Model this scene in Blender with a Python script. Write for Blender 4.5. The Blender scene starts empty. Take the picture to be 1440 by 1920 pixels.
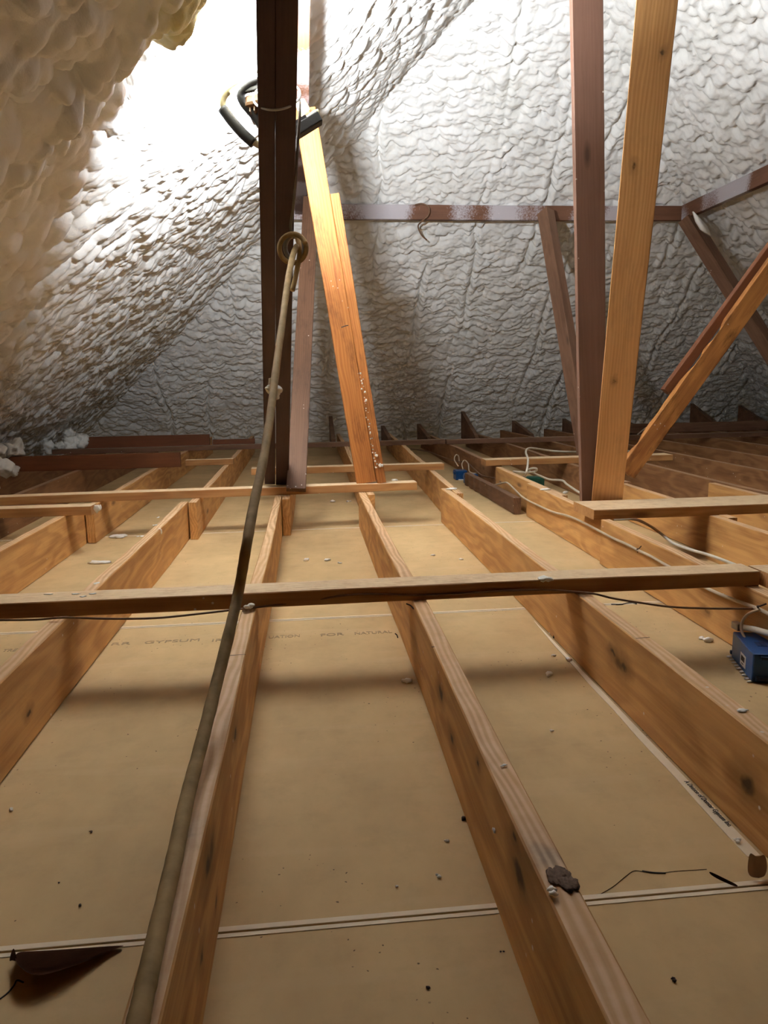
import bpy, bmesh, math, random
import numpy as np
from mathutils import Vector, Matrix, noise as mnoise

random.seed(7)
scene = bpy.context.scene
COL = scene.collection

# ------------------------------------------------------------------ camera
CAM_H = 0.70
R = np.array([[0.99467375, 0.0344459, -0.09714741],
              [-0.10158291, 0.16789398, -0.98055725],
              [-0.01746571, 0.98520307, 0.17049884]])
FPX = 1390.0
cam_d = bpy.data.cameras.new('camera')
cam_d.sensor_fit = 'VERTICAL'
cam_d.sensor_height = 36.0
cam_d.sensor_width = 27.0
cam_d.lens = FPX / 1920.0 * 36.0
cam_d.clip_start = 0.02
cam = bpy.data.objects.new('camera', cam_d)
COL.objects.link(cam)
cam.matrix_world = Matrix.Translation((0, 0, CAM_H)) @ Matrix(R.tolist()).to_4x4()
scene.camera = cam

# ------------------------------------------------------------------ world, exposure
w = bpy.data.worlds.new('world')
scene.world = w
w.use_nodes = True
w.node_tree.nodes['Background'].inputs[0].default_value = (0.9, 0.95, 1.0, 1)
w.node_tree.nodes['Background'].inputs[1].default_value = 0.0
scene.view_settings.view_transform = 'Standard'
scene.view_settings.look = 'None'
scene.view_settings.exposure = 0.38
scene.view_settings.gamma = 1.0
LAMP_POS = Vector((-0.10, 2.60, 1.61))
LAMP_AIM = Vector((0.0, 0.44, 0.90))
LAMP_POWER = 122.0
LAMP_COL = (0.92, 0.96, 1.0)
scene.cycles.use_denoising = True
scene.cycles.max_bounces = 7
scene.cycles.diffuse_bounces = 5
scene.cycles.use_adaptive_sampling = True
scene.cycles.adaptive_threshold = 0.05


def at(px, py, Y=None, z=None, X=None):
    """world point seen at a pixel of the 1440 x 1920 frame on a plane of known depth or height"""
    d = R @ np.array([px - 720.0, -(py - 960.0), -FPX])
    t = (z - CAM_H) / d[2] if z is not None else (Y / d[1] if Y is not None else X / d[0])
    return Vector((t * d[0], t * d[1], CAM_H + t * d[2]))


# ------------------------------------------------------------------ materials
def new_mat(name):
    m = bpy.data.materials.new(name)
    m.use_nodes = True
    nt = m.node_tree
    b = nt.nodes['Principled BSDF']
    return m, nt, b


class NB:
    def __init__(s, nt): s.nt = nt
    def n(s, t, **kw):
        x = s.nt.nodes.new(t)
        for k, v in kw.items():
            if k.startswith('i_'):
                key = k[2:]
                x.inputs[int(key) if key.isdigit() else key.replace('_', ' ')].default_value = v
            else: setattr(x, k, v)
        return x
    def l(s, a, b): s.nt.links.new(a, b)
    def math(s, op, a, b=None, c=None, clamp=False):
        x = s.nt.nodes.new('ShaderNodeMath'); x.operation = op; x.use_clamp = clamp
        for i, v in enumerate((a, b, c)):
            if v is None: continue
            if isinstance(v, (int, float)): x.inputs[i].default_value = v
            else: s.l(v, x.inputs[i])
        return x.outputs[0]
    def mix(s, f, a, b, blend='MIX'):
        x = s.nt.nodes.new('ShaderNodeMix'); x.data_type = 'RGBA'; x.blend_type = blend
        if isinstance(f, (int, float)): x.inputs[0].default_value = f
        else: s.l(f, x.inputs[0])
        for i, v in ((6, a), (7, b)):
            if isinstance(v, tuple): x.inputs[i].default_value = (*v[:3], 1)
            else: s.l(v, x.inputs[i])
        return x.outputs[2]
    def mapr(s, v, a, b, c=0.0, d=1.0):
        x = s.nt.nodes.new('ShaderNodeMapRange'); x.clamp = True
        s.l(v, x.inputs[0])
        for i, q in enumerate((a, b, c, d)): x.inputs[i + 1].default_value = q
        return x.outputs[0]
    def vmul(s, v, t):
        x = s.nt.nodes.new('ShaderNodeVectorMath'); x.operation = 'MULTIPLY'
        s.l(v, x.inputs[0]); x.inputs[1].default_value = t
        return x.outputs[0]
    def vadd(s, v, t):
        x = s.nt.nodes.new('ShaderNodeVectorMath'); x.operation = 'ADD'
        s.l(v, x.inputs[0])
        if isinstance(t, tuple): x.inputs[1].default_value = t
        else: s.l(t, x.inputs[1])
        return x.outputs[0]
    def noise(s, v, scale, detail=3.0, rough=0.55, out='Fac'):
        x = s.nt.nodes.new('ShaderNodeTexNoise')
        s.l(v, x.inputs['Vector']); x.inputs['Scale'].default_value = scale
        x.inputs['Detail'].default_value = detail; x.inputs['Roughness'].default_value = rough
        return x.outputs[out]


def wood(name, base, dark, dust=(0.86, 0.64, 0.43), dust_light_amt=0.62, knots=(), flecks=0.3, rough=0.62, ring=0.5,
         saw=0.0, grime=0.3, spray=0.0, bump=0.25):
    m, nt, b = new_mat(name)
    N = NB(nt)
    tc = N.n('ShaderNodeTexCoord'); oi = N.n('ShaderNodeObjectInfo')
    comb = N.n('ShaderNodeCombineXYZ')
    N.l(N.math('MULTIPLY', oi.outputs['Random'], 37.0), comb.inputs[0])
    N.l(N.math('MULTIPLY', oi.outputs['Random'], 5.0), comb.inputs[1])
    obj = tc.outputs['Object']
    v = N.vadd(obj, comb.outputs[0])
    # long fibre streaks
    fib = N.noise(N.vmul(v, (1.6, 60, 60)), 1.0, 4.0, 0.6)
    fib2 = N.noise(N.vmul(v, (5.0, 240, 240)), 1.0, 2.0, 0.5)
    broad = N.noise(N.vmul(v, (0.9, 8, 8)), 1.0, 3.0, 0.5)
    # growth rings
    warp = N.noise(N.vmul(v, (1.6, 7, 7)), 1.0, 2.0, 0.5, out='Color')
    wv = N.vadd(N.vmul(v, (0.22, 1.0, 1.0)), N.vmul(warp, (0.06, 0.085, 0.085)))
    wave = N.n('ShaderNodeTexWave', wave_type='RINGS', rings_direction='X')
    wave.inputs['Scale'].default_value = 26; wave.inputs['Distortion'].default_value = 1.2
    wave.inputs['Detail'].default_value = 1.5; wave.inputs['Detail Scale'].default_value = 1.0
    N.l(wv, wave.inputs['Vector'])
    rings = N.mapr(wave.outputs['Fac'], 0.15, 0.9)
    f = N.math('ADD', N.math('MULTIPLY', rings, ring * 0.55), N.math('MULTIPLY', fib, 0.55))
    f = N.math('ADD', f, N.math('MULTIPLY', N.math('SUBTRACT', fib2, 0.5), 0.35))
    f = N.mapr(f, 0.18, 0.74)
    colr = N.mix(f, dark, base)
    colr = N.mix(N.mapr(broad, 0.42, 0.72, 0.0, 0.45), colr, tuple(min(1, c * 1.25) for c in base))
    # smudgy grime
    gr = N.noise(N.vmul(v, (5.0, 16.0, 16.0)), 1.0, 5.0, 0.7)
    gm = N.mapr(gr, 0.50, 0.72, 0.0, grime)
    colr = N.mix(gm, colr, tuple(c * 0.35 for c in dark))
    if saw:
        sw = N.n('ShaderNodeTexWave', wave_type='BANDS', bands_direction='X')
        sw.inputs['Scale'].default_value = 90; sw.inputs['Distortion'].default_value = 0.8
        N.l(v, sw.inputs['Vector'])
        colr = N.mix(N.math('MULTIPLY', sw.outputs['Fac'], saw), colr, tuple(c * 0.6 for c in dark))
    # random small knots
    vor = N.n('ShaderNodeTexVoronoi', feature='F1')
    vor.inputs['Scale'].default_value = 1.0
    N.l(N.vmul(v, (2.6, 9.0, 9.0)), vor.inputs['Vector'])
    kd = N.mapr(vor.outputs['Distance'], 0.05, 0.15, 1.0, 0.0)
    sel = N.math('GREATER_THAN', N.noise(vor.outputs['Position'], 3.7, 0.0), 0.54)
    km = N.math('MULTIPLY', N.math('MULTIPLY', kd, sel), 0.75)
    colr = N.mix(km, colr, tuple(c * 0.28 for c in dark))
    for (kx, ky, kz, kr) in knots:
        sub = N.vadd(obj, (-kx, -ky, -kz))
        sub = N.vadd(sub, N.vmul(N.vadd(N.noise(v, 30.0, 2.0, out='Color'), (-0.5, -0.5, -0.5)), (0.03, 0.03, 0.03)))
        ln = N.n('ShaderNodeVectorMath', operation='LENGTH')
        N.l(N.vmul(sub, (0.55, 1, 1)), ln.inputs[0])
        halo = N.mapr(ln.outputs['Value'], kr * 0.3, kr * 2.2, 0.75, 0.0)
        colr = N.mix(halo, colr, tuple(c * 0.55 for c in dark))
        core = N.mapr(ln.outputs['Value'], kr * 0.35, kr * 0.8, 0.9, 0.0)
        colr = N.mix(core, colr, tuple(c * 0.12 for c in dark))
    geo = N.n('ShaderNodeNewGeometry')
    sep = N.n('ShaderNodeSeparateXYZ'); N.l(geo.outputs['Normal'], sep.inputs[0])
    if dust_light_amt:  # pales upward faces: dust, plus top light painted in on the battens
        up = N.mapr(sep.outputs[2], 0.75, 0.97)
        dn = N.mapr(N.noise(v, 22.0, 4.0, 0.7), 0.35, 0.68, 0.55, 1.0)
        dm = N.math('MULTIPLY', N.math('MULTIPLY', up, N.math('MULTIPLY', dn, N.mapr(rings, 0.0, 1.0, 0.55, 1.1))), dust_light_amt, clamp=True)
        colr = N.mix(dm, colr, dust)
    if spray:
        sp = N.noise(N.vmul(obj, (2.2, 1.2, 1.2)), 1.0, 1.0, 0.4)
        sp2 = N.math('ADD', sp, N.math('MULTIPLY', N.math('SUBTRACT', N.noise(obj, 90.0, 2.0), 0.5), 0.16))
        colr = N.mix(N.mapr(sp2, 0.47, 0.55, 0.0, spray), colr, (0.55, 0.52, 0.56))
    if flecks:
        vo = N.n('ShaderNodeTexVoronoi', feature='F1'); vo.inputs['Scale'].default_value = 34
        N.l(v, vo.inputs['Vector'])
        fs = N.math('GREATER_THAN', N.noise(vo.outputs['Position'], 5.3, 1.0), 0.66 - 0.1 * flecks)
        fm = N.math('MULTIPLY', N.mapr(vo.outputs['Distance'], 0.06, 0.13, 1.0, 0.0), fs)
        colr = N.mix(N.math('MULTIPLY', fm, 0.8), colr, (0.78, 0.72, 0.64))
    N.l(colr, b.inputs['Base Color'])
    b.inputs['Roughness'].default_value = rough
    b.inputs['Specular IOR Level'].default_value = 0.3
    bp = N.n('ShaderNodeBump'); bp.inputs['Strength'].default_value = bump; bp.inputs['Distance'].default_value = 0.002
    N.l(N.math('ADD', fib, N.math('MULTIPLY', fib2, 0.5)), bp.inputs['Height'])
    N.l(bp.outputs[0], b.inputs['Normal'])
    return m


def plain(name, col, rough=0.5, metal=0.0, var=0.12, scale=30.0, bump=0.0, spec=0.4, col2=None):
    m, nt, b = new_mat(name)
    N = NB(nt)
    tc = N.n('ShaderNodeTexCoord')
    n = N.noise(tc.outputs['Object'], scale, 4.0, 0.6)
    c2 = col2 or tuple(c * (1 - 2.5 * var) for c in col)
    N.l(N.mix(N.mapr(n, 0.35, 0.7), col, c2), b.inputs['Base Color'])
    b.inputs['Roughness'].default_value = rough
    b.inputs['Metallic'].default_value = metal
    b.inputs['Specular IOR Level'].default_value = spec
    if bump:
        bp = N.n('ShaderNodeBump'); bp.inputs['Strength'].default_value = bump; bp.inputs['Distance'].default_value = 0.003
        N.l(n, bp.inputs['Height']); N.l(bp.outputs[0], b.inputs['Normal'])
    return m


def foam_mat(name, stain=False):
    m, nt, b = new_mat(name)
    N = NB(nt)
    tc = N.n('ShaderNodeTexCoord'); p = tc.outputs['Object']
    n1 = N.noise(p, 2.2, 3.0, 0.6)
    col = N.mix(N.mapr(n1, 0.35, 0.7), (0.87, 0.865, 0.85), (0.83, 0.825, 0.79))
    n2 = N.noise(p, 14.0, 3.0, 0.6)
    col = N.mix(N.mapr(n2, 0.55, 0.8, 0.0, 0.35), col, (0.76, 0.74, 0.66))
    if stain:   # an older, yellowed patch of foam high on the left slope
        c = STAIN_POS
        sub = N.vadd(p, (-c[0], -c[1], -c[2]))
        ln = N.n('ShaderNodeVectorMath', operation='LENGTH'); N.l(N.vmul(sub, (1.0, 0.75, 1.0)), ln.inputs[0])
        d = N.math('ADD', ln.outputs['Value'], N.math('MULTIPLY', N.math('SUBTRACT', N.noise(p, 16.0, 3.0), 0.5), 0.22))
        col = N.mix(N.mapr(d, 0.09, 0.22, 0.8, 0.0), col, (0.66, 0.60, 0.22))
    N.l(col, b.inputs['Base Color'])
    b.inputs['Roughness'].default_value = 0.55
    b.inputs['Specular IOR Level'].default_value = 0.25
    n3 = N.noise(p, 55.0, 4.0, 0.6)
    n4 = N.noise(p, 220.0, 2.0, 0.5)
    bp = N.n('ShaderNodeBump'); bp.inputs['Strength'].default_value = 0.22; bp.inputs['Distance'].default_value = 0.01
    N.l(N.math('ADD', n3, N.math('MULTIPLY', n4, 0.25)), bp.inputs['Height'])
    N.l(bp.outputs[0], b.inputs['Normal'])
    return m


def drywall_mat():
    m, nt, b = new_mat('drywall_paper')
    N = NB(nt)
    tc = N.n('ShaderNodeTexCoord'); p = tc.outputs['Object']
    n1 = N.noise(N.vmul(p, (1.6, 1.0, 1)), 2.4, 5.0, 0.62)
    col = N.mix(N.mapr(n1, 0.3, 0.72), (0.67, 0.475, 0.24), (0.48, 0.335, 0.165))
    n2 = N.noise(p, 11.0, 5.0, 0.7)
    col = N.mix(N.mapr(n2, 0.5, 0.8, 0.0, 0.4), col, (0.36, 0.26, 0.135))
    n5 = N.noise(N.vmul(p, (0.8, 6.0, 1)), 2.0, 3.0, 0.6)
    col = N.mix(N.mapr(n5, 0.55, 0.75, 0.0, 0.35), col, (0.68, 0.50, 0.29))
    for sc, th, dc in ((22.0, 0.53, 0.035), (55.0, 0.53, 0.055)):
        vo = N.n('ShaderNodeTexVoronoi', feature='F1'); vo.inputs['Scale'].default_value = sc
        wp = N.vadd(p, N.vmul(N.noise(p, 120.0, 1.0, out='Color'), (0.006, 0.006, 0)))
        N.l(wp, vo.inputs['Vector'])
        sel = N.math('GREATER_THAN', N.noise(vo.outputs['Position'], 1.9, 3.0, 0.8), th)
        fm = N.math('MULTIPLY', N.mapr(vo.outputs['Distance'], dc, dc * 1.8, 1.0, 0.0), sel)
        col = N.mix(N.math('MULTIPLY', fm, 0.85), col, (0.05, 0.03, 0.015))
    N.l(col, b.inputs['Base Color'])
    b.inputs['Roughness'].default_value = 0.75
    b.inputs['Specular IOR Level'].default_value = 0.2
    bp = N.n('ShaderNodeBump'); bp.inputs['Strength'].default_value = 0.15; bp.inputs['Distance'].default_value = 0.004
    N.l(N.noise(p, 5.0, 5.0, 0.6), bp.inputs['Height']); N.l(bp.outputs[0], b.inputs['Normal'])
    return m


JB, JD = (0.70, 0.395, 0.145), (0.40, 0.185, 0.055)
M = {}
M['joist'] = wood('joist_pine', JB, JD, knots=(), ring=0.48, grime=0.22)
M['old'] = wood('old_dark_pine', (0.34, 0.17, 0.072), (0.18, 0.078, 0.03), dust=(0.50, 0.34, 0.22), dust_light_amt=0.5, ring=0.5, flecks=0.5)  # older dark pine; missing shade on the far joists put into its colour
M['batten'] = wood('batten_pine', (0.56, 0.31, 0.12), (0.33, 0.145, 0.05), dust=(0.88, 0.68, 0.43), dust_light_amt=1.25, ring=0.3, grime=0.15)  # strong pale tops: dust plus painted light, fronts stay dark
M['orange'] = wood('orange_pine', (0.46, 0.185, 0.048), (0.27, 0.085, 0.018), dust_light_amt=0.0, ring=0.45, flecks=0.1, grime=0.7, bump=0.15)
M['golden'] = wood('golden_pine', (0.66, 0.33, 0.11), (0.46, 0.19, 0.05), dust_light_amt=0.0, ring=0.4, flecks=0.0, grime=0.15, bump=0.12)
M['brown'] = wood('brown_fir', (0.21, 0.115, 0.08), (0.15, 0.078, 0.052), dust_light_amt=0.0, ring=0.15, flecks=0.15, grime=0.15, bump=0.08)
M['post'] = wood('stained_post', (0.080, 0.042, 0.038), (0.052, 0.026, 0.024), dust_light_amt=0.0, ring=0.15, flecks=0.0, grime=0.3, bump=0.06)
M['grey'] = wood('weathered_fir', (0.25, 0.135, 0.08), (0.14, 0.068, 0.038), dust_light_amt=0.2, ring=0.2, flecks=0.35, grime=0.35)
M['dark'] = wood('rough_dark_fir', (0.20, 0.10, 0.05), (0.10, 0.045, 0.022), dust_light_amt=0.3, dust=(0.3, 0.2, 0.13), ring=0.3, flecks=0.5, grime=0.6, bump=0.6)
M['purlin'] = wood('purlin_fir', (0.22, 0.10, 0.055), (0.14, 0.06, 0.032), dust_light_amt=0.0, ring=0.15, spray=0.8, flecks=0.4)
M['purlin2'] = wood('dark_purlin_fir', (0.13, 0.055, 0.028), (0.08, 0.032, 0.016), dust_light_amt=0.0, ring=0.15, spray=0.35, flecks=0.2)
M['rear'] = wood('rear_fir', (0.155, 0.078, 0.042), (0.09, 0.042, 0.022), dust_light_amt=0.0, ring=0.3, flecks=0.5, grime=0.5)  # darkened so the shadow of the boards beside it sits in the colour
M['damaged'] = wood('chewed_pine', (0.62, 0.28, 0.075), (0.26, 0.085, 0.025), dust_light_amt=0.0, ring=0.4, grime=1.0, flecks=0.4, bump=0.8, knots=((0.35, 0.02, 0.0, 0.012), (0.62, 0.02, -0.02, 0.016), (0.75, 0.02, 0.02, 0.010), (0.80, 0.02, -0.03, 0.014)))
M['red'] = wood('red_fir', (0.24, 0.085, 0.035), (0.15, 0.05, 0.02), dust_light_amt=0.0, ring=0.15, flecks=0.1, grime=0.2)
M['drywall'] = drywall_mat()
M['deck'] = plain('bare_roof_deck', (0.30, 0.17, 0.09), 0.8, var=0.1, scale=4)  # invented dark finish for the unseen rear slopes and gable, cuts front fill
M['seam'] = plain('pale_tape_paper', (0.93, 0.80, 0.60), 0.7, var=0.03)
M['gap'] = plain('joint_gap', (0.10, 0.065, 0.035), 0.9)
M['crumb'] = plain('foam_crumb_white', (0.96, 0.94, 0.88), 0.6, var=0.01, scale=60)
M['blue'] = plain('blue_plastic', (0.012, 0.075, 0.24), 0.35, var=0.12, scale=20)
M['blue_dark'] = plain('navy_plastic', (0.006, 0.03, 0.10), 0.4)
M['white'] = plain('label_white', (0.78, 0.76, 0.72), 0.5, var=0.03)
M['ink'] = plain('print_ink', (0.03, 0.025, 0.02), 0.6)
M['faint'] = plain('faded_print', (0.36, 0.26, 0.14), 0.8)
M['ivory'] = plain('ivory_cable', (0.62, 0.50, 0.36), 0.5, var=0.1, scale=12)
M['ivory2'] = plain('white_cable', (0.72, 0.66, 0.55), 0.45, var=0.05)
M['brownwire'] = plain('brown_wire', (0.22, 0.115, 0.06), 0.5, var=0.15)
M['cord'] = plain('dusty_rubber_cord', (0.34, 0.225, 0.10), 0.75, var=0.12, scale=24, col2=(0.20, 0.13, 0.055), bump=0.2, spec=0.15)
M['cord_end'] = plain('grey_cord', (0.16, 0.14, 0.12), 0.5)
M['wire'] = plain('steel_wire', (0.45, 0.43, 0.40), 0.35, metal=0.8)
M['black'] = plain('black_rubber', (0.018, 0.017, 0.016), 0.6, bump=0.3, scale=60)
M['tube'] = plain('yellowed_tube', (0.42, 0.36, 0.20), 0.45, var=0.2, scale=20)
M['housing'] = plain('brown_lamp_housing', (0.22, 0.11, 0.045), 0.45, var=0.1)
M['copper'] = plain('bright_orange_inside', (0.75, 0.36, 0.10), 0.4)
M['paper'] = plain('torn_brown_paper', (0.055, 0.020, 0.009), 0.95, var=0.15, spec=0.05)
M['paperlight'] = plain('torn_paper_edge', (0.38, 0.25, 0.15), 0.8, var=0.1)
M['nail'] = plain('rusty_nail', (0.06, 0.035, 0.025), 0.6, metal=0.4)
M['green'] = plain('green_plastic', (0.02, 0.12, 0.08), 0.4)
M['clay'] = plain('dried_mud', (0.17, 0.105, 0.070), 0.95, scale=300, var=0.2)
def em_mat():
    m, nt, b = new_mat('lit_lens')
    b.inputs['Emission Color'].default_value = (*LAMP_COL, 1)
    b.inputs['Emission Strength'].default_value = 12
    return m
M['lens'] = em_mat()


# ------------------------------------------------------------------ object helpers
def link(name, me, mat, parent=None):
    o = bpy.data.objects.new(name, me)
    COL.objects.link(o)
    if mat: me.materials.append(mat)
    if parent: o.parent = parent
    return o

def tag(o, label=None, cat=None, group=None, kind=None):
    if label: o['label'] = label
    if cat: o['category'] = cat
    if group: o['group'] = group
    if kind: o['kind'] = kind
    return o

def empty(name, loc, label, cat, group=None):
    o = bpy.data.objects.new(name, None); COL.objects.link(o)
    o.empty_display_size = 0.05
    o.location = loc
    return tag(o, label, cat, group)

def smooth(me, ang=None):
    me.polygons.foreach_set('use_smooth', [True] * len(me.polygons))

def lumber_mesh(L, wy, tz, seed=0, bow=0.003, nseg=None, rough_edge=0.0, bev=0.0022, cut0=0.0, cut1=0.0):
    """board along local +X, centred on Y and Z; slight bow and waney edges; cut0/cut1 slope the ends"""
    bm = bmesh.new()
    n = nseg or max(2, int(L / (0.03 if rough_edge else 0.12)))
    hy, hz = wy / 2, tz / 2
    prof = [(-hy + bev, -hz), (hy - bev, -hz), (hy, -hz + bev), (hy, hz - bev), (hy - bev, hz), (-hy + bev, hz), (-hy, hz - bev), (-hy, -hz + bev)]
    rings = []
    for i in range(n + 1):
        t = i / n
        x = L * t
        s = seed * 13.7
        by = bow * mnoise.noise(Vector((x * 0.9, s, 0))) * 2
        bz = bow * mnoise.noise(Vector((x * 0.9, s, 9))) * 1.2
        ring = []
        for k, (py, pz) in enumerate(prof):
            e = 0.0006 * mnoise.noise(Vector((x * 6, s + k * 3.1, 4)))
            if rough_edge and k in (1, 2, 3, 4):
                e += rough_edge * max(0, mnoise.noise(Vector((x * 9, s, 21))) + 0.05)
            xx = x
            if i == 0: xx += cut0 * (pz / tz + 0.5)
            if i == n: xx -= cut1 * (pz / tz + 0.5)
            ring.append(bm.verts.new((xx, py * (1 - e / hy) + by, pz * (1 - e / hz) + bz)))
        rings.append(ring)
    for a, b2 in zip(rings, rings[1:]):
        for k in range(8):
            bm.faces.new((a[k], a[(k + 1) % 8], b2[(k + 1) % 8], b2[k]))
    bm.faces.new(list(reversed(rings[0]))); bm.faces.new(rings[-1])
    bmesh.ops.recalc_face_normals(bm, faces=bm.faces)
    me = bpy.data.meshes.new('board'); bm.to_mesh(me); bm.free()
    return me

_seed = [0]
def lumber(name, label, cat, p0, p1, wy, tz, mat, up=(0, 0, 1), group=None, parent=None, kind=None, **kw):
    p0, p1 = Vector(p0), Vector(p1)
    _seed[0] += 1
    X = (p1 - p0); L = X.length; X.normalize()
    Z = Vector(up); Z = (Z - Z.dot(X) * X).normalized(); Y = Z.cross(X)
    me = lumber_mesh(L, wy, tz, seed=_seed[0], **kw)
    o = link(name, me, mat, parent)
    o.matrix_world = Matrix((( X.x, Y.x, Z.x, p0.x), (X.y, Y.y, Z.y, p0.y), (X.z, Y.z, Z.z, p0.z), (0, 0, 0, 1)))
    return tag(o, label, cat, group, kind)

def catmull(pts, sub=6):
    pts = [Vector(p) for p in pts]
    P = [pts[0] * 2 - pts[1]] + pts + [pts[-1] * 2 - pts[-2]]
    out = []
    for i in range(1, len(P) - 2):
        for k in range(sub):
            t = k / sub
            a, b, c, d = P[i - 1], P[i], P[i + 1], P[i + 2]
            out.append(0.5 * ((2 * b) + (c - a) * t + (2 * a - 5 * b + 4 * c - d) * t * t + (3 * b - a - 3 * c + d) * t ** 3))
    out.append(pts[-1])
    return out

def tube_bm(bm, pts, r, sides=10, sub=6, flat=1.0, wob=0.0):
    path = catmull(pts, sub)
    rings = []
    ref = Vector((0.13, 0.31, 0.94)).normalized()
    prev = None
    for i, p in enumerate(path):
        t = (path[min(i + 1, len(path) - 1)] - path[max(i - 1, 0)]).normalized()
        a = (prev if prev is not None else ref); a = (a - a.dot(t) * t)
        if a.length < 1e-4: a = t.orthogonal()
        a.normalize(); prev = a
        b = t.cross(a)
        rr = r * (1 + wob * mnoise.noise(Vector((i * 0.6, r * 900, 3))))
        rings.append([bm.verts.new(p + (a * math.cos(k / sides * 2 * math.pi) * rr + b * math.sin(k / sides * 2 * math.pi) * rr * flat)) for k in range(sides)])
    for a, b in zip(rings, rings[1:]):
        for k in range(sides):
            bm.faces.new((a[k], a[(k + 1) % sides], b[(k + 1) % sides], b[k]))
    bm.faces.new(list(reversed(rings[0]))); bm.faces.new(rings[-1])

def bm_obj(name, bm, mat, parent=None, sm=True, origin=None):
    bmesh.ops.recalc_face_normals(bm, faces=bm.faces)
    if origin is not None:
        bmesh.ops.translate(bm, verts=bm.verts, vec=-Vector(origin))
    me = bpy.data.meshes.new(name); bm.to_mesh(me); bm.free()
    if sm: smooth(me)
    o = link(name, me, mat, parent)
    if origin is not None: o.location = Vector(origin)
    return o

def tube(name, pts, r, mat, label=None, cat=None, parent=None, **kw):
    bm = bmesh.new(); tube_bm(bm, pts, r, **kw)
    o = bm_obj(name, bm, mat, parent, origin=pts[0] if parent is None else None)
    return tag(o, label, cat)

def box_bm(bm, c, s, rot=None, bev=0.0):
    r = bmesh.ops.create_cube(bm, size=1.0)
    vs = r['verts']
    bmesh.ops.scale(bm, vec=s, verts=vs)
    if bev:
        es = list({e for v in vs for e in v.link_edges})
        q = bmesh.ops.bevel(bm, geom=es, offset=bev, segments=2, affect='EDGES', profile=0.5)
        vs = list({v for f in q['faces'] for v in f.verts} | {v for v in vs if v.is_valid})
        # every vertex of this island
        seen = set(vs); st = list(vs)
        while st:
            v = st.pop()
            for e in v.link_edges:
                o = e.other_vert(v)
                if o not in seen: seen.add(o); st.append(o)
        vs = list(seen)
    if rot is not None: bmesh.ops.rotate(bm, cent=(0, 0, 0), matrix=rot, verts=vs)
    bmesh.ops.translate(bm, vec=c, verts=vs)
    return vs

def child(o, parent):
    """keep the world place of o while parenting it"""
    mw = o.matrix_world.copy() if o.matrix_world != Matrix() else o.matrix_basis.copy()
    o.parent = parent
    o.matrix_parent_inverse = parent.matrix_basis.inverted()
    return o

# ------------------------------------------------------------------ foam relief
def _hash(ix, iy, s):
    h = (ix.astype(np.int64) * 374761393 + iy.astype(np.int64) * 668265263 + s * 1442695041) & 0xffffffff
    h = ((h ^ (h >> 13)) * 1274126177) & 0xffffffff
    h = (h ^ (h >> 16)) & 0xffffffff
    return h.astype(np.float64) / 4294967295.0

def vnoise(x, y, s=0):
    ix, iy = np.floor(x), np.floor(y)
    fx, fy = x - ix, y - iy
    fx = fx ** 3 * (fx * (fx * 6 - 15) + 10); fy = fy ** 3 * (fy * (fy * 6 - 15) + 10)
    a = _hash(ix, iy, s); b = _hash(ix + 1, iy, s); c = _hash(ix, iy + 1, s); d = _hash(ix + 1, iy + 1, s)
    return (a + (b - a) * fx) * (1 - fy) + (c + (d - c) * fx) * fy

def fbm(x, y, s=0, o=4):
    r = 0; a = 0.5
    for i in range(o):
        r = r + a * vnoise(x * 2 ** i, y * 2 ** i, s + i * 17); a *= 0.5
    return r

def domes(x, y, s=0, rad=0.85, hv=0.35):
    """overlapping pillows with sharp creases between them"""
    ix, iy = np.floor(x), np.floor(y)
    best = np.full(x.shape, -1.0)
    for dx in (-1, 0, 1):
        for dy in (-1, 0, 1):
            cx, cy = ix + dx, iy + dy
            px = cx + 0.1 + 0.8 * _hash(cx, cy, s); py = cy + 0.1 + 0.8 * _hash(cx, cy, s + 1)
            hh = _hash(cx, cy, s + 2)
            rr = rad * (0.65 + 0.5 * hh)
            d2 = ((x - px) ** 2 + (y - py) ** 2) / rr ** 2
            v = np.sqrt(np.clip(1 - d2, 0, 1)) * (1 - hv + hv * _hash(cx, cy, s + 3)) 
            best = np.maximum(best, v)
    return best

def sstep(a, b, x):
    t = np.clip((x - a) / (b - a), 0, 1)
    return t * t * (3 - 2 * t)

SL = 0.8
CS = 1 / math.hypot(1, SL); SN = SL * CS
XL, XR, YB, ZP = -0.05, 3.0, 5.95, 2.05       # where the slopes cross purlin height

def h_back(u, v):
    wx = fbm(u * 2.1, v * 2.1, 5) - 0.47; wy = fbm(u * 2.1, v * 2.1, 9) - 0.47
    wf = fbm(u * 9, v * 9, 15) - 0.47; wg = fbm(u * 11, v * 11, 19) - 0.47
    U = u + wx * 0.18 + wf * 0.018; V = v + wy * 0.20 + wg * 0.018
    big = domes(U / 0.125, V / 0.078, 31, 0.95)
    mid = domes(U / 0.064 + 3.1, V / 0.040, 47, 0.92, 0.55)
    sm = domes(U / 0.031, V / 0.022, 83, 0.92, 0.5)
    h = 0.030 * big + 0.023 * mid * (0.45 + big) + 0.010 * sm
    h += 0.05 * (fbm(u * 1.3, v * 1.0, 71) - 0.47)
    # rafter lines: beaded passes of the spray gun
    row = np.floor(u / 0.41)
    k = u / 0.41 + 0.55 * (fbm(row * 3.3, v * 0.9, 3) - 0.47) + 0.10 * (fbm(row, v * 4, 4) - 0.47)
    fr = np.abs(k - np.floor(k) - 0.5)
    on = sstep(0.35, 0.65, vnoise(row * 5.1 + 0.5, v * 1.3, 8))
    h -= 0.030 * np.exp(-(fr / 0.030) ** 2) * on
    k2 = fr - 0.11
    h += 0.014 * np.exp(-(k2 / 0.05) ** 2) * (0.5 + 0.5 * np.abs(np.sin(v * 62 + 9 * wf))) * on
    return h

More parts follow.
